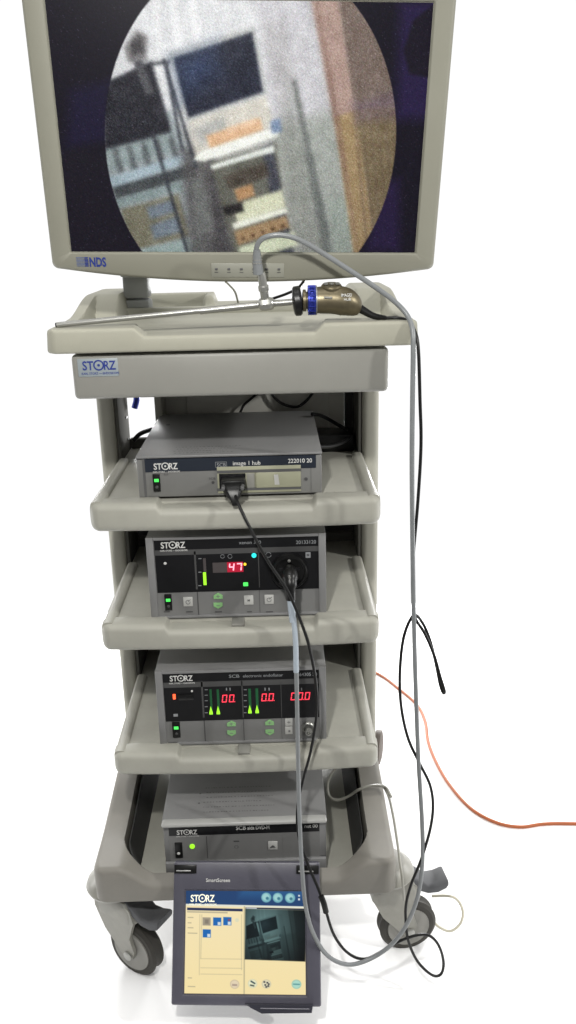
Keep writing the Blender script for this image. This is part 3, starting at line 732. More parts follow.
mb = MB()  # handle lip along the lower right edge
x0, z0 = TL_(252, 1003); x1, _ = TL_(313, 1003)
mb.loft([[(x0-0.012+k*0.006, y, -TH/2+0.006+k*0.000), (x1, y, -TH/2+0.006), (x1-0.002, y, -TH/2-0.006), (x0+0.018, y, -TH/2-0.008), (x0-0.002, y, -TH/2+0.001)] for k, y in ((0, 0.002), (0, -0.008), (1, -0.0095))])
mb.build('handle', 'tabdark', tb)
mb = MB(); mb.tube([(x0+0.016, -0.0098, -TH/2+0.0005), (x1-0.006, -0.0098, -TH/2+0.0005)], 0.0012, 8); mb.build('handle_ridge', 'tab', tb)
mb = MB(); x0, z0 = TL_(206, 881.8); x1, _ = TL_(230, 881.8); mb.text('SmartScreen', x0, z0, -0.0002, 0.0062, width=x1-x0, bold=0.012); mb.build('lettering', 'white', tb)
# hinges
for sx in (-1, 1):
    xa, xb = sorted((sx*(TW/2-0.001), sx*(TW/2-0.042)))
    ho = MB().box(xa, xb, -0.0025, 0.020, TH/2-0.0200, TH/2-0.0050, 0.0012).build('hinge', 'blackp', tb)
    MB().box(xa+0.004, xb-0.010, -0.0036, -0.002, TH/2-0.0160, TH/2-0.0140, 0.0004).build('latch_bar', 'aluhi', ho)
    xc_ = -0.0082 + sx*(TW/2-0.020) + 0.0088
    MB().tube([(xc_, 0.004, 0.014), (xc_, -0.012, 0.016), (xc_, -0.034, 0.044)], 0.0055, 10).build('bracket', 'blackp', d4.e)

# ------------------------------------------------------------------ painted screens
class Paint:
    def __init__(s, U, V): s.U, s.V = U, V; s.C = np.zeros(U.shape+(3,))
    def fill(s, c): s.C[:] = c; return s
    def put(s, mask, c, a=1.0):
        k = (np.clip(mask, 0, 1)*a)[..., None]; s.C = s.C*(1-k)+np.array(c, float)*k
    def poly(s, pts, c, soft=1.5, a=1.0):
        pts = np.array(pts, float); x, y = pts[:, 0], pts[:, 1]
        if np.sum(x*np.roll(y, -1)-np.roll(x, -1)*y) < 0: pts = pts[::-1]
        m = np.full(s.U.shape, 1e9)
        for i in range(len(pts)):
            p, q = pts[i], pts[(i+1) % len(pts)]; e = q-p; L = np.hypot(*e)+1e-9
            m = np.minimum(m, ((s.V-p[1])*e[0]-(s.U-p[0])*e[1])/L)
        s.put(m/soft+0.5, c, a)
    def disc(s, u, v, r, c, soft=1.0, a=1.0): s.put((r-np.hypot(s.U-u, s.V-v))/soft+0.5, c, a)
    def box(s, u0, v0, u1, v1, c, soft=0.6, a=1.0): s.poly([(u0, v0), (u1, v0), (u1, v1), (u0, v1)], c, soft, a)
    def line(s, a_, b_, w_, c, soft=1.0, al=1.0):
        a_, b_ = np.array(a_, float), np.array(b_, float); e = b_-a_; t = np.clip(((s.U-a_[0])*e[0]+(s.V-a_[1])*e[1])/(e@e), 0, 1)
        s.put((w_/2-np.hypot(s.U-a_[0]-t*e[0], s.V-a_[1]-t*e[1]))/soft+0.5, c, al)
def srgb2lin(C):
    C = np.clip(C, 0, 255)/255; return np.where(C <= 0.04045, C/12.92, ((C+0.055)/1.055)**2.4)
def screen_grid(name, x0, x1, z0, z1, y, nx, nz, quad, painter, parent):
    """quad: picture coordinates of the TL, TR, BL, BR corners"""
    s, t = np.meshgrid(np.linspace(0, 1, nx), np.linspace(0, 1, nz))
    q = [np.array(k, float) for k in quad]
    d1_, d2_, d3_ = q[1]-q[3], q[2]-q[3], q[0]-q[1]+q[3]-q[2]        # projective map of the unit square onto the quad
    gh = np.linalg.solve(np.array([d1_, d2_]).T, d3_); g_, h_ = gh
    den = g_*s+h_*t+1
    UV = ((q[1]-q[0]+g_*q[1])*s[..., None]+(q[2]-q[0]+h_*q[2])*t[..., None]+q[0])/den[..., None]
    p = Paint(UV[..., 0], UV[..., 1]); painter(p); C = srgb2lin(p.C)
    V = np.stack([x0+(x1-x0)*s, np.full(s.shape, y), z1-(z1-z0)*t], -1).reshape(-1, 3)
    idx = np.arange(nx*nz).reshape(nz, nx)
    F = np.stack([idx[:-1, :-1], idx[1:, :-1], idx[1:, 1:], idx[:-1, 1:]], -1).reshape(-1, 4)
    me = bpy.data.meshes.new(name); me.from_pydata(V.tolist(), [], F.tolist())
    at_ = me.color_attributes.new('Col', 'FLOAT_COLOR', 'POINT')
    at_.data.foreach_set('color', np.concatenate([C.reshape(-1, 3), np.ones((nx*nz, 1))], 1).ravel().astype(np.float32))
    me.materials.append(M['screen']); o = bpy.data.objects.new(name, me); COL.objects.link(o); o.parent = parent; return o

def view_scene(p, T=lambda u, v: (u, v), S=1.0, soft=2.2):
    """the room seen by the endoscope: another trolley, a wall, a door frame"""
    P = lambda pts, c, s=1.0, a=1.0: p.poly([T(*k) for k in pts], c, max(0.8, soft*s*S), a)
    P([(90, -20), (420, -20), (420, 280), (90, 280)], (176, 176, 172))
    P([(100, -20), (300, -20), (300, 95), (100, 150)], (206, 207, 208), 8)
    P([(255, -20), (315, -20), (330, 110), (270, 140)], (190, 189, 192), 6)
    P([(270, 130), (345, 110), (365, 280), (300, 280)], (158, 162, 156), 8)
    for x in (150, 168, 188): P([(x, -10), (x+7, -10), (x+14, 60), (x+8, 60)], (226, 226, 226), 2, 0.6)
    P([(262, 20), (284, 20), (296, 85), (280, 110)], (168, 166, 166), 4, 0.6)
    P([(292, 80), (296, 80), (336, 262), (324, 262)], (104, 108, 106), 1.8)
    P([(276, 130), (292, 90), (326, 262), (292, 262)], (138, 140, 134), 9, 0.75)
    P([(330, 200), (348, 200), (356, 262), (332, 262)], (150, 158, 150), 3)
    P([(309, -10), (338, -10), (356, 112), (334, 120)], (166, 142, 132), 1.8)
    P([(334, 118), (356, 110), (380, 270), (356, 270)], (160, 138, 104), 1.2)
    P([(309, -10), (315, -10), (340, 118), (361, 270), (355, 270), (333, 118)], (128, 102, 92), 1.6, 0.6)
    P([(337, -10), (420, -10), (420, 112), (356, 112)], (122, 108, 100), 1.2)
    P([(355, 110), (420, 104), (420, 280), (381, 280)], (126, 112, 86), 1.2)
    for k in range(9): P([(342+k*8, -10), (344+k*8, -10), (372+k*7, 280), (369+k*7, 280)], (104, 88, 78), 1.2, 0.5)
    P([(352, 105), (400, 90), (400, 118), (356, 124)], (116, 98, 118), 5, 0.4)
    # grey monitor at the left and the stand
    P([(100, 140), (170, 110), (190, 150), (215, 262), (100, 262)], (150, 158, 160), 3)
    P([(102, 84), (151, 61), (172, 134), (104, 152)], (44, 44, 50), 1.6)
    P([(104, 150), (172, 132), (180, 150), (108, 172)], (140, 152, 152), 2)
    for k in range(5): P([(112+k*14, 150-k*3), (117+k*14, 148-k*3), (124+k*14, 172-k*3), (118+k*14, 174-k*3)], (84, 88, 90), 1.4, 0.8)
    P([(108, 178), (192, 152), (194, 160), (112, 190)], (160, 176, 184), 1.5)
    P([(112, 188), (194, 164), (196, 176), (116, 200)], (70, 74, 76), 1.6)
    P([(114, 200), (180, 182), (184, 190), (118, 208)], (132, 146, 146), 1.6)
    P([(120, 210), (178, 194), (190, 236), (132, 252)], (120, 117, 100), 2)
    P([(146, 208), (172, 200), (176, 212), (150, 220)], (112, 122, 132), 2)
    P([(150, 226), (178, 216), (182, 232), (154, 240)], (114, 124, 134), 2)
    P([(140, 250), (200, 238), (204, 262), (144, 262)], (150, 166, 164), 2)
    P([(124, 48), (136, 30), (147, 36), (146, 60), (128, 62)], (120, 118, 118), 2.2)
    P([(130, 44), (140, 36), (144, 52), (132, 56)], (74, 72, 74), 1.8)
    P([(132, 60), (142, 60), (154, 92), (146, 96)], (84, 84, 88), 1.6)
    P([(180, 150), (204, 140), (224, 262), (190, 262)], (84, 82, 82), 5, 0.85)
    P([(205, 152), (212, 152), (242, 262), (214, 262)], (66, 64, 66), 4, 0.85)
    P([(192, 180), (202, 176), (214, 230), (196, 236)], (108, 110, 108), 3)
    for a_, b_ in (((152, 132), (190, 262)), ((164, 60), (196, 168)), ((166, 66), (182, 150)), ((170, 58), (206, 158)), ((152, 64), (170, 62))):
        p.line(T(*a_), T(*b_), 3.4*S, (56, 58, 64), 1.6, 0.9)
    P([(168, 56), (174, 54), (206, 150), (198, 156)], (168, 172, 176), 1.2, 0.55)
    # wall monitor in the middle
    P([(168, 52), (254, 26), (268, 94), (186, 124)], (178, 180, 178), 1.6)
    P([(173, 58), (252, 32), (263, 92), (188, 118)], (40, 43, 56), 1.2)
    P([(178, 62), (210, 50), (214, 72), (184, 92)], (64, 84, 122), 16, 0.6)
    P([(188, 122), (266, 96), (274, 126), (196, 158)], (196, 192, 182), 2)
    P([(192, 128), (224, 116), (226, 134), (200, 146)], (160, 162, 160), 3, 0.7)
    P([(206, 136), (260, 118), (263, 130), (210, 149)], (204, 168, 134), 1.4)
    P([(226, 128), (256, 118), (258, 124), (228, 134)], (216, 186, 158), 1.2, 0.8)
    P([(193, 160), (200, 152), (277, 127), (279, 136), (204, 162)], (226, 228, 220), 1.0)
    P([(270, 122), (280, 118), (282, 132), (272, 134)], (120, 136, 160), 1.2)
    P([(210, 163), (276, 143), (292, 262), (236, 262)], (98, 98, 90), 1.8)
    P([(262, 148), (272, 144), (296, 262), (282, 262)], (70, 72, 80), 1.4)
    P([(210, 166), (274, 145), (275, 152), (212, 170)], (216, 220, 214), 1.0)
    P([(224, 176), (266, 162), (270, 176), (228, 190)], (70, 62, 54), 2, 0.8)
    P([(232, 206), (282, 190), (286, 208), (238, 224)], (204, 206, 180), 1.4)
    P([(234, 190), (252, 184), (255, 196), (238, 202)], (168, 132, 96), 1.2)
    P([(222, 208), (242, 202), (244, 212), (226, 216)], (40, 38, 38), 1.2)
    P([(232, 224), (286, 208), (288, 213), (234, 230)], (228, 230, 216), 1.0)
    P([(234, 232), (286, 216), (290, 228), (238, 246)], (156, 130, 98), 1.3)
    for k in range(5): p.disc(*T(243+k*10, 239-k*3.2), 1.6*S, (70, 50, 36), 1.0)
    P([(238, 248), (294, 232), (298, 246), (242, 262)], (200, 206, 180), 1.6)

def blur(C, sg):
    n_ = int(3*sg)+1; k = np.exp(-0.5*(np.arange(-n_, n_+1)/sg)**2); k /= k.sum()
    for ax_ in (0, 1):
        pad = [(0, 0)]*3; pad[ax_] = (n_, n_); Q = np.pad(C, pad, mode='edge'); L_ = C.shape[ax_]
        C = sum(k[i]*np.take(Q, range(i, i+L_), axis=ax_) for i in range(2*n_+1))
    return C

def paint_monitor(p):
    p.fill((17, 13, 25))
    p.poly([(400, 0), (440, 0), (440, 120), (396, 120)], (40, 28, 70), 16, 0.8)
    p.poly([(382, 180), (400, 180), (400, 252), (366, 252)], (40, 26, 66), 12, 0.7)
    p.poly([(70, 90), (110, 80), (108, 140), (66, 150)], (28, 22, 58), 14, 0.6)
    p.poly([(414, 20), (440, 0), (440, 80), (410, 74), (404, 50)], (20, 15, 26), 4, 0.9)
    p.poly([(60, 150), (104, 150), (140, 262), (60, 262)], (22, 18, 28), 14, 0.9)
    bg = p.C.copy()
    view_scene(p); mott = blur(RNG.normal(0, 1, p.C.shape[:2]+(1,)), 4.0)*50
    p.C = (blur(p.C, 2.0)*0.7 + blur(p.C, 0.8)*0.3 - 120)*1.12 + 124 + mott
    U, V = p.U, p.V
    sh = np.clip(1.04-0.10*np.hypot((U-230)/150, (V-60)/180)**2, 0.5, 1.1)
    p.C *= sh[..., None]
    k = np.clip((1-np.hypot((U-250.5)/146, (V-131)/181))*146/1.0+0.5, 0, 1)[..., None]
    p.C = bg*(1-k)+p.C*k
    g = RNG.normal(0, 1, U.shape); g2 = RNG.normal(0, 1, U.shape+(3,))
    amp = 4.5+8*k[..., 0]
    p.C += (g*amp)[..., None]+g2*3.0
    sp = (RNG.random(U.shape) < 0.012)*RNG.uniform(10, 46, U.shape); p.C += sp[..., None]*np.array([0.9, 0.9, 1.0])

mon = thing('display_monitor', 'large ivory framed monitor above the trolley showing a round camera picture', 'monitor')
MM = Matrix.Translation((0.0340, -0.0134, 1.5105)) @ euler_m(R(9.98), R(0.35), R(1.53))
mon.matrix_world = MM; bpy.context.view_layer.update()
ML = inv_local(MM)
SWX, SHZ = 0.259, 0.164
mb = frame_mesh(outline(-0.2905, 0.2905, -0.1905, 0.199, 0.010, 0.0195, 20), outline(-SWX-0.003, SWX+0.003, -SHZ-0.003, SHZ+0.003, 0.002, 0, 20),
                [(0.05, 0.075), (0.030, 0.072), (0.012, 0.055), (0.004, 0.040), (0.001, 0.025), (0, 0.012), (0.0008, 0.005), (0.003, 0.0015), (0.006, 0)],
                [(0, 0), (0.0012, 0.0010), (0.0022, 0.0042), (0.003, 0.0046)])
mb.build('housing', 'bezel', mon)
screen_grid('screen', -SWX, SWX, -SHZ, SHZ, 0.0036, 470, 300, [(44, -2), (434, 2.5), (71, 252), (415, 253)], paint_monitor, mon)
mb = MB()   # maker's mark with its row of bars
x0, z0 = ML(90, 266.3); x1, _ = ML(106.5, 266.3); _, z1 = ML(90, 257.2); mb.text('NDS', x0, z0, -0.0002, z1-z0, width=x1-x0, bold=0.035)
mb.build('logo', 'navy', mon)
mb = MB(); xa, _ = ML(76.5, 262); xb, _ = ML(88.5, 262)
for k in range(7):
    zz = z0+(z1-z0)*k/6.5; mb.box(xa+(xb-xa)*0.0, xb, -0.0005, 0.0005, zz, zz+0.0010)
    mb.box(xb-(xb-xa)*0.3, xb, -0.0007, 0.0005, zz-0.0002, zz+0.0011, 0, 1)
mb.build('logo_bars', ['barblue', 'navy'], mon)
xa, za = ML(211, 262.5); xb, zb_ = ML(284, 275)
bs = MB().box(xa, xb, -0.0012, 0.001, zb_-0.0035, za-0.001, 0.001).build('button_strip', 'bezelbtn', mon)
for k in range(6):
    xx = xa+(xb-xa)*(0.07+0.172*k); zc = (za+zb_)/2-0.001
    MB().box(xx-0.0022, xx+0.0022, -0.002, -0.001, zc-0.001, zc+0.0024, 0.0005).build('button', 'lineb', bs)
mb = MB()
for k in range(6):
    xx = xa+(xb-xa)*(0.07+0.172*k); zc = (za+zb_)/2-0.0055
    mb.box(xx-0.0028, xx+0.0028, -0.0018, -0.001, zc, zc+0.0008)
mb.build('button_caption', 'line', bs)
mb = MB(); xx, zz = ML(429, -0.5); mb.box(xx-0.022, xx+0.004, -0.0005, 0.001, SHZ+0.006, SHZ+0.012); mb.build('badge', 'cyanled' if False else 'greycab', mon)
# support arm (moves with the monitor)
A0, A1 = at(126.5, 290, 0.345), at(150, 290, 0.345)
mb = MB(); Mi = MM.inverted()
def wbox(mb, x0, x1, y0, y1, z0, z1, bev, m=0):
    t = MB(); t.box(x0, x1, y0, y1, z0, z1, bev); mb.raw([(Mi @ Vector(v))[:] for v in t.v], t.f, m)
zA = at(138, 291, 0.30).z
mb1 = MB(); wbox(mb1, -0.206, -0.158, 0.305, 0.355, 1.236, 1.262, 0.006); wbox(mb1, -0.205, -0.159, 0.306, 0.354, 1.2645, 1.305, 0.004); mb1.build('arm_column', 'armgrey', mon)
mb1 = MB(); wbox(mb1, -0.205, -0.142, 0.27, 0.354, 1.303, 1.345, 0.008); wbox(mb1, -0.17, -0.12, 0.10, 0.30, 1.344, 1.39, 0.010); wbox(mb1, -0.15, 0.08, 0.08, 0.13, 1.346, 1.46, 0.010); mb1.build('arm_beam', 'armgrey', mon)
mb1 = MB(); t = MB(); t.lathe([(0.004, 0), (0.004, -0.002)], (-0.158, 0.27, 1.322), (0, 1, 0), 12); mb1.raw([(Mi @ Vector(v))[:] for v in t.v], t.f); mb1.build('arm_screw', 'black', mon)

def paint_tablet(p):
    p.fill((243, 226, 180))
    p.put(sstep(900, 1000, p.V)*0.5, (244, 222, 158))
    p.box(180, 880, 312, 904.5, (38, 68, 112)); p.box(240, 880, 312, 896, (46, 92, 140), 8, 0.8)
    p.box(180, 904.2, 312, 906.0, (226, 226, 212), 0.6)
    p.box(187, 908.0, 243, 910.6, (40, 50, 84)); p.box(187, 911.5, 228, 913, (150, 146, 130), 0.6, 0.6)
    p.line((244.8, 906), (245.5, 996), 1.2, (186, 176, 140)); 
    p.line((202, 915), (201, 960), 0.6, (198, 188, 150)); p.line((242, 914), (242.6, 970), 0.6, (198, 188, 150))
    for v in (960, 969.5, 976): p.line((201, v), (243, v-1), 0.6, (200, 188, 150))
    p.line((200, 915), (199.5, 977), 0.6, (200, 188, 150))
    for v, w_ in ((918, 5), (923.5, 3), (928.5, 5), (934, 9), (980.5, 3.5), (989.5, 7)): p.line((188, v), (188+w_, v), 1.0, (172, 164, 136), 0.8, 0.8)
    p.box(202.8, 917.5, 211, 925.8, (164, 154, 134)); p.box(205, 919.5, 209, 924, (120, 112, 100), 1.5, 0.7)
    for u, v in ((213.5, 917.3), (223.7, 916.7), (203, 929.7)):
        p.box(u, v, u+8.2, v+8.3, (34, 104, 178)); p.box(u+4.6, v+4.6, u+7.6, v+7.8, (214, 222, 226), 0.8)
    p.box(228.5, 918.5, 230.6, 920.5, (190, 60, 60), 0.8, 0.7)
    p.disc(237.5, 919.5, 2.0, (206, 214, 190), 1.0, 0.6)
    # icons in the header
    for u in (266.2, 277.4, 289.4):
        p.disc(u, 896.2, 4.9, (118, 176, 186)); p.disc(u-0.4, 895.8, 3.4, (160, 206, 206), 1.4); p.disc(u+1, 897, 1.5, (66, 120, 140), 1.0)
    p.box(297.2, 893, 298.9, 894.6, (222, 226, 226)); p.box(297.2, 896.4, 299, 898.3, (222, 226, 226))
    p.box(246, 906.4, 306, 907.7, (20, 30, 60)); p.box(246.5, 906.6, 257, 907.6, (210, 214, 220), 0.6)
    # live picture
    k = np.clip(np.minimum.reduce([p.U-245.6, 305.6-p.U, p.V-907.8, 959.2-p.V])+0.5, 0, 1)
    q = Paint(p.U, p.V); s_ = 0.205
    T = lambda u, v: (245.5+(u-96)*s_*0.95, 908+(v+0)*s_)
    view_scene(q, T, s_, 2.2); L = q.C.mean(-1, keepdims=True)
    q.C = (L*0.46+q.C*0.06)*np.array([0.74, 0.92, 0.90])*0.9+np.array([2, 7, 9])
    dst = np.hypot((q.U-266)/26, (q.V-926)/30); q.C = q.C*np.clip(1.45-0.65*dst, 0.25, 1.4)[..., None]
    p.C = p.C*(1-k[..., None])+q.C*k[..., None]
    for u, v, c in ((235.8, 985.2, (206, 190, 160)), (253.8, 983.8, (214, 214, 180)), (267.8, 983.6, (206, 200, 168)), (297.6, 982.6, (150, 196, 180))):
        p.disc(u, v, 4.8, c, 0.8, 0.9); p.disc(u, v, 3.8, tuple(min(255, x+22) for x in c), 1.0, 0.9)
    p.box(233.2, 985, 238.4, 987, (150, 130, 120), 1.0, 0.7); p.line((252.5, 981.5), (256, 983.5), 1.6, (60, 80, 80)); p.line((252, 985.5), (255, 986), 1.6, (80, 90, 80))
    for du, dv in ((-2, -2), (1, -1.4), (-1, 1), (2, 2), (0, 3), (2.4, 0)): p.box(266.8+du, 982.8+dv, 268.6+du, 984.4+dv, (60, 62, 66), 0.8)
    p.line((294.8, 982.6), (300.4, 982.6), 1.3, (90, 150, 150))
    p.C += RNG.normal(0, 1, p.U.shape+(3,))*1.2
screen_grid('screen', sx0, sx1, sz0, sz1, 0.0022, 400, 340, [(186, 891), (303.5, 889.5), (184, 997), (307, 993)], paint_tablet, tb)
mb = MB(); x0, z0 = TL_(190.5, 901.8); x1, _ = TL_(214.5, 901.8); storz(mb, x0, z0, 0.0018, x1-x0); mb.build('logo', mat('lit_wordmark', (0.5, 0.5, 0.4), emit=(0.80, 0.80, 0.62), estr=0.9), tb)

# ------------------------------------------------------------------ endoscope, camera head, cables
def world_cable(name, mt, pts, r, label, cat, k=8, group=None, n=10):
    mb = MB(); mb.tube(catmull(pts, k), r, n); o = mb.build(name, mt); tag(o, label, cat, group); return o
sc = thing('rigid_endoscope', 'long thin steel endoscope rod lying across the ivory tray with upright light post', 'endoscope', at(265, 304, -0.022))
O = at(265, 304, -0.022)
L_ = lambda u, v, Y: at(u, v, Y)-O
tip, hub = L_(57, 325, -0.020), L_(262, 304.5, -0.022)
mb = MB(); mb.tube([tip, hub], 0.0042, 16); mb.tube([L_(200, 311, -0.0215), hub], 0.0050, 16); mb.build('shaft', 'steelw', sc)
mb = MB(); mb.tube([tip+Vector((0, 0, 0)), tip+(tip-hub).normalized()*0.0020], 0.0036, 12); mb.build('tip_window', 'black', sc)
mb = MB(); d_ = (L_(288, 301.5, -0.022)-hub).normalized(); mb.lathe([(0.004, -0.012), (0.0085, -0.009), (0.0098, -0.005), (0.0098, 0.005), (0.0085, 0.010), (0.005, 0.013)], L_(266, 304, -0.022), d_, 8); mb.build('junction', 'steel', sc)
mb = MB(); mb.tube([L_(268, 304, -0.022), L_(292, 302, -0.022)], 0.0048, 16); mb.build('neck', 'steelw', sc)
mb = MB(); mb.lathe([(0.0055, 0), (0.0062, 0.001), (0.0062, 0.016), (0.0078, 0.018), (0.0078, 0.024), (0.0062, 0.026), (0.0062, 0.040), (0.0055, 0.044)], L_(265.5, 302, -0.022), L_(262, 277, -0.030)-L_(265.5, 302, -0.022), 20); mb.build('light_post', 'steel', sc)
mb = MB(); ec = L_(297.5, 301, -0.022); mb.lathe([(0.005, -0.008), (0.019, -0.0062), (0.0216, -0.004), (0.0220, 0.003), (0.019, 0.006), (0.008, 0.007)], ec, d_, 30); mb.build('eyepiece', 'blackp', sc)

ch = thing('endoscope_camera', 'bronze camera head with a blue ring at the right end of the tray', 'camera', at(330, 299, -0.022))
O = at(330, 299, -0.022); L_ = lambda u, v, Y: at(u, v, Y)-O
ax = (L_(345, 299.5, -0.022)-L_(300, 300.5, -0.022)).normalized()
mb = MB(); c0 = L_(303, 300.5, -0.022); mb.lathe([(0.011, -0.001), (0.016, 0.0), (0.016, 0.004), (0.0125, 0.005), (0.0125, 0.009), (0.0165, 0.010), (0.0165, 0.012)], c0, ax, 28); mb.build('adapter_ring', 'bronze', ch)
mb = MB(); c0 = L_(307, 300.3, -0.022); prof = [(0.012, 0.0), (0.0165, 0.0015), (0.0175, 0.003)]; mb.lathe([(0.012, 0), (0.0208, 0.0012), (0.0214, 0.004), (0.0198, 0.0055), (0.0198, 0.0085), (0.0214, 0.010), (0.0208, 0.0138), (0.012, 0.015)], c0, ax, 34)
ringo = mb.build('focus_ring', 'blue', ch)
mb = MB()
for k in range(16):
    t = 2*PI*k/16; N_ = ax.orthogonal().normalized(); B_ = ax.cross(N_); rr = N_*math.cos(t)+B_*math.sin(t)
    mb.tube([c0+ax*0.0015+rr*0.0207, c0+ax*0.013+rr*0.0207], 0.0012, 6)
mb.build('grip_rib', 'blue', ringo)
mb = MB(); c0 = L_(315.3, 300.2, -0.022); mb.lathe([(0.014, 0), (0.0214, 0.0005), (0.0214, 0.0022), (0.015, 0.003)], c0, ax, 34); mb.build('collar', 'steelw', ch)
# body: tapered, bending down at its rear end
ctr = [(317, 300.2, 0.0192), (322, 300.0, 0.0200), (330, 299.8, 0.0205), (338, 300.2, 0.0212), (345, 301.8, 0.0212), (350, 304.2, 0.0192), (354, 307, 0.0160), (357.0, 309.5, 0.0120), (359.5, 311.5, 0.007)]
P_ = catmull([L_(u, v, -0.022) for u, v, r_ in ctr], 5); rs = np.interp(np.linspace(0, 8, len(P_)), range(9), [c[2] for c in ctr]).tolist()
mb = MB(); mb.tube(P_, rs, 30); hb = mb.build('body', 'bronze', ch, smooth=60)
mb = MB(); bc = L_(331.5, 287.0, -0.024); 
for dx, r_, h_ in ((0, 0.0155, 0.0035),): mb.lathe([(r_, -0.006), (r_, h_*0.4), (r_*0.9, h_), (r_*0.5, h_+0.0004)], bc, (0, -0.25, 1), 30)
mb.build('button_pad', 'bronze', ch)
for k in (-1, 0, 1): MB().lathe([(0.0036, 0), (0.0036, 0.0018), (0.002, 0.0024)], bc+Vector((k*0.0085, -0.003, 0.0042)), (0, -0.25, 1), 14).build('button', 'steelw', ch)
mb = MB(); x, z = L_(341, 296.5, -0.039).x, L_(341, 296.5, -0.039).z; mb.text('IMAGE1', x, z, -0.0217, 0.0046, width=0.0155, bold=0.01); mb.text('HUB', x+0.004, z-0.0058, -0.0215, 0.0040, width=0.010, bold=0.01); mb.build('lettering', 'white', ch)
mb = MB(); mb.tube([L_(324, 297.5, -0.0428), L_(332, 297.8, -0.0432)], 0.0017, 8); mb.build('side_mark', 'castdk', ch)
mb = MB(); bp = catmull([L_(357, 306.5, -0.022), L_(365, 311.5, -0.024), L_(374, 316, -0.026), L_(386, 318.3, -0.026)], 5); mb.tube(bp, np.linspace(0.0068, 0.0038, len(bp)).tolist(), 16); mb.build('strain_relief', 'blackcab', ch)

# camera cable: tray edge, down in front, coil, floor loop and up to the plug on the hub
cc = [(384, 318, -0.026), (398, 318, -0.028), (408, 321.5, -0.040), (415.5, 333, -0.058), (418.5, 352, -0.066), (420, 400, -0.066), (421, 445, -0.064), (418, 500, -0.063), (413, 560, -0.062), (412.5, 592, -0.055), (414.5, 616, -0.050),
      (425, 634, -0.052), (434, 655, -0.054), (440, 676, -0.055), (444.5, 691, -0.055), (443.0, 692.5, -0.050), (440, 684, -0.048), (436, 664, -0.048), (430, 640, -0.046), (422, 622, -0.046), (413.5, 615.5, -0.056),
      (404, 636, -0.058), (400, 670, -0.060), (401, 705, -0.062), (408, 738, -0.064), (420, 764, -0.066), (430, 785, -0.070), (433, 806, -0.072), (430, 830, -0.074), (421, 860, -0.078), (411, 885, -0.082), (406, 905, -0.086), (406, 925, -0.090), (409, 943, -0.094), (418, 962, -0.096), (432, 975, -0.098), (441, 974, -0.098), (443.5, 962, -0.096), (439, 946, -0.094), (430, 936, -0.092), (418, 935, -0.092), (400, 941, -0.094), (384, 950, -0.098), (365, 959, -0.104), (348, 953, -0.110), (334, 935, -0.112), (325, 908, -0.108), (318, 888, -0.100), (307, 862, -0.085), (298.5, 835, -0.070), (297.5, 808, -0.052), (303, 780, -0.036), (311, 750, -0.032), (316.5, 715, -0.030), (316, 685, -0.030), (310, 650, -0.032), (301, 622, -0.036), (287, 590, -0.040), (266, 558, -0.040), (247, 522, -0.038), (238, 503, -0.026), (235.5, 496, -0.012)]
cab = world_cable('camera_cable', 'blackcab', [at(*p) for p in cc], 0.0026, 'black cable looping from the camera head past the casters up to the black plug', 'cable', 6)
x, z = at(233.5, 484, 0.02).x, at(233.5, 484, 0.02).z
mb = MB(); mb.box(x-0.0195, x+0.0195, 0.004, 0.034, z-0.008, z+0.0095, 0.003)
mb.loft([[(x+a_*k+dx, y, zz+b_*k) for a_, b_ in rrect(-0.0155, 0.0155, -0.008, 0.008, 0.004, 3)] for k, y, zz, dx in ((1, 0.006, z, 0), (0.98, -0.002, z-0.002, 0), (0.72, -0.010, z-0.009, 0.001), (0.36, -0.014, z-0.017, 0.002), (0.3, -0.016, z-0.024, 0.003))])
pg = mb.build('plug', 'blackp', cab)
for s in (-1, 1): MB().lathe([(0.0032, 0.002), (0.0032, -0.014), (0.0022, -0.0145)], (x+s*0.0155, 0.0, z+0.002), (0, 1, 0), 12).build('plug_screw', 'lineb', pg)
# dark loop piece by the tablet
mb = MB(); q = catmull([at(321, 896, -0.106), at(324, 904, -0.110), at(326, 912, -0.111)], 4); mb.tube(q, 0.0052, 12); mb.build('ferrite_sleeve', 'blackcab', cab)

gc = [(257.5, 268, -0.033), (256.5, 255, -0.036), (257, 246, -0.040), (262, 239, -0.044), (272, 235.5, -0.047), (285, 235.6, -0.048), (302, 241, -0.048), (325, 254.5, -0.046), (350, 270.5, -0.044), (375, 287, -0.042), (394, 301, -0.042), (407, 315, -0.048), (412.5, 330, -0.060), (413.2, 350, -0.066), (412.5, 400, -0.068), (412, 460, -0.068), (412.5, 530, -0.068), (413.5, 600, -0.066), (415.5, 680, -0.066), (418.5, 760, -0.068), (422, 820, -0.072), (422.5, 860, -0.078), (418.5, 893, -0.086), (408, 922, -0.094), (392, 944, -0.102), (370, 959, -0.110), (348, 964.5, -0.118), (328, 956, -0.124), (314, 935, -0.128), (306, 908, -0.125), (302.5, 875, -0.108), (300, 830, -0.080), (298.5, 780, -0.058), (297.5, 730, -0.046), (296.5, 680, -0.040), (295.5, 640, -0.036), (293.5, 618, -0.030)]
gcab = world_cable('light_cable', 'greycab', [at(*p) for p in gc], 0.0038, 'thick grey light cable arching over the camera head and hanging down to the round socket', 'cable', 7, n=12)
mb = MB(); mb.tube(catmull([at(296.2, 672, -0.039), at(295.5, 640, -0.036), at(293.5, 618, -0.030)], 6), 0.0046, 14); mb.build('lit_stretch', 'bluegrey', gcab)  # wider pale tube paints the stretch of cable that catches more light
mb = MB(); P_ = [at(292.6, 622, -0.031), at(291.6, 608, -0.028), at(290.2, 594, -0.024)]; mb.tube(P_, [0.0052, 0.0064, 0.0060], 18); mb.build('sleeve', 'bluegrey', gcab)
mb = MB(); q = at(290, 592, -0.023); p0 = at(289.2, 571, 0.020)
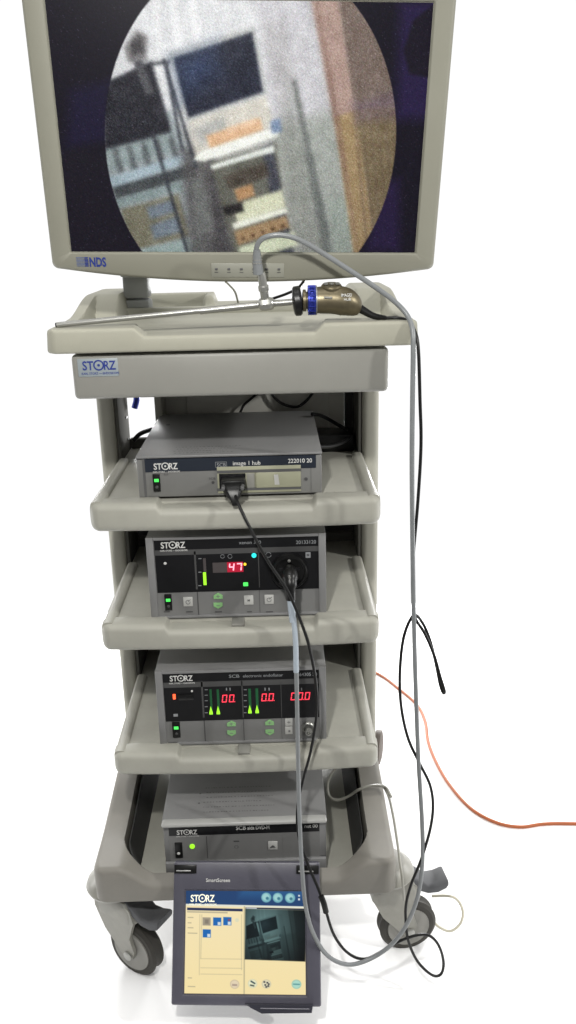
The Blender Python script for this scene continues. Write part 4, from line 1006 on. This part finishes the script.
mb.tube(catmull([p0, at(289.5, 573, -0.002), at(290, 579, -0.014), at(290.3, 586, -0.020), at(290.8, 600, -0.025)], 4), [0.0120]*5+[0.0135]*4+[0.0112]*4+[0.0084]*4, 20); pl_ = mb.build('plug', 'blackp', gcab)
mb = MB(); mb.lathe([(0.0022, 0), (0.0022, -0.001)], at(289.8, 577.5, -0.024), (0, 1, 0), 10); mb.build('plug_mark', 'steel', pl_)
mb = MB(); mb.tube([at(258.6, 274, -0.0315), at(257.2, 262, -0.034), at(256.8, 250, -0.0385)], [0.0078, 0.0070, 0.0052], 18); mb.build('connector', 'greycab', gcab)
for k in range(3):
    mb = MB(); a_ = at(257.2+k*0.0, 264-k*3.4, -0.0338); mb.lathe([(0.0060, 0), (0.0080, 0.0004), (0.0080, 0.0012), (0.006, 0.0016)], a_, (0, 0.0, 1), 18); mb.build('connector_ring', 'castdk', gcab)

# orange hose on the floor
og = [(0.12, 1.25), (0.26, 1.25), (0.373, 1.156), (0.432, 1.05), (0.473, 0.952), (0.482, 0.86), (0.473, 0.76), (0.476, 0.666), (0.492, 0.56), (0.526, 0.459), (0.575, 0.402), (0.629, 0.382), (0.69, 0.390), (0.766, 0.387), (0.95, 0.37), (1.25, 0.33)]
world_cable('orange_cable', 'orange', [Vector((x, y, 0.0045)) for x, y in og], 0.0040, 'orange cable snaking over the white floor to the right of the trolley', 'cable', 8)
# pale leads by the base
tl = [(345, 762, 0.30), (336, 768, 0.27), (329, 779, 0.22), (327.5, 789, 0.18), (330, 797, 0.16), (338, 800, 0.15), (349, 796, 0.14), (358, 790, 0.135), (368, 786.5, 0.14), (378, 785.5, 0.145), (386, 788, 0.145), (391, 797, 0.12)]
world_cable('thin_lead', 'thincab', [at(*p) for p in tl], 0.0029, 'thin pale lead coiled in the well of the trolley base beside the recorder', 'cable', 7)
tl = [(340, 764, 0.31), (352, 766.5, 0.28), (366, 773, 0.24), (380, 783, 0.19), (388, 795, 0.15), (393, 815, 0.10), (397, 840, 0.04), (400, 862, -0.01), (402.5, 880, -0.03), (404, 900, -0.02)]
world_cable('side_lead', 'thincab', [at(*p) for p in tl], 0.0025, 'thin pale lead running down the right outer edge of the trolley base', 'cable', 7)
tl = [(432, 896, 0.09), (449, 896, 0.08), (458, 900.5, 0.07), (463, 912, 0.06), (460, 924, 0.05), (450, 931, 0.05), (438, 926, 0.06), (428, 915, 0.07)]
world_cable('cream_lead', 'cream', [at(*p) for p in tl], 0.0027, 'short cream lead looping out beside the right front caster', 'cable', 7)
# cords behind the top device
group_ = None
tl = [(133, 441, 0.36), (140, 434, 0.37), (150, 430, 0.39), (160, 428, 0.40)]
world_cable('mains_cable', 'blackcab', [at(*p) for p in tl], 0.0045, 'black power cord in the gap left of the video hub', 'cable', 6)
tl = [(312, 414, 0.30), (322, 416, 0.33), (335, 423, 0.37), (350, 433, 0.36), (345, 441, 0.30), (332, 446, 0.24), (318, 447, 0.20)]
world_cable('mains_cable', 'blackcab', [at(*p) for p in tl], 0.0036, 'black power cord looping on the shelf right of the video hub', 'cable', 6)
tl = [(240, 413, 0.40), (244, 405, 0.405), (252, 398, 0.41), (262, 390, 0.41)]
world_cable('mains_cable', 'blackcab', [at(*p) for p in tl], 0.0026, 'short black cord against the back panel, left of the hanging loop', 'cable', 6)
tl = [(268, 388, 0.408), (274, 397, 0.405), (283, 404, 0.402), (296, 407, 0.402), (306, 401, 0.405), (314, 391, 0.41)]
world_cable('hanging_cord', 'blackcab', [at(*p) for p in tl], 0.0028, 'black cord sagging in a loop under the drawer against the back panel', 'cable', 6)
mb = MB(); mb.box(0.135, 0.225, 0.33, 0.40, 0.9555, 0.990, 0.004); o = mb.build('power_strip', 'blackp'); tag(o, 'black power block on the top shelf behind the video hub', 'power block')
mb = MB(); mb.tube(catmull([at(134, 380, 0.43), at(136, 392, 0.43), at(136.5, 400, 0.43), at(134.5, 408, 0.43)], 5), 0.0065, 12); o = mb.build('blue_hose', 'blue'); tag(o, 'short blue hose hanging beside the left post under the drawer', 'hose')
tl = [(220, 276, 0.30), (228, 284, 0.31), (235, 292, 0.33), (238, 302, 0.36)]
world_cable('monitor_lead', 'thincab', [at(*p) for p in tl], 0.0020, 'thin grey lead hanging from the underside of the monitor', 'cable', 6)
tl = [(262, 304, 0.33), (272, 299, 0.32), (286, 294, 0.31), (298, 288, 0.30), (306, 278, 0.28)]
world_cable('monitor_lead', 'blackcab', [at(*p) for p in tl], 0.0026, 'black lead rising behind the tray to the monitor', 'cable', 6)
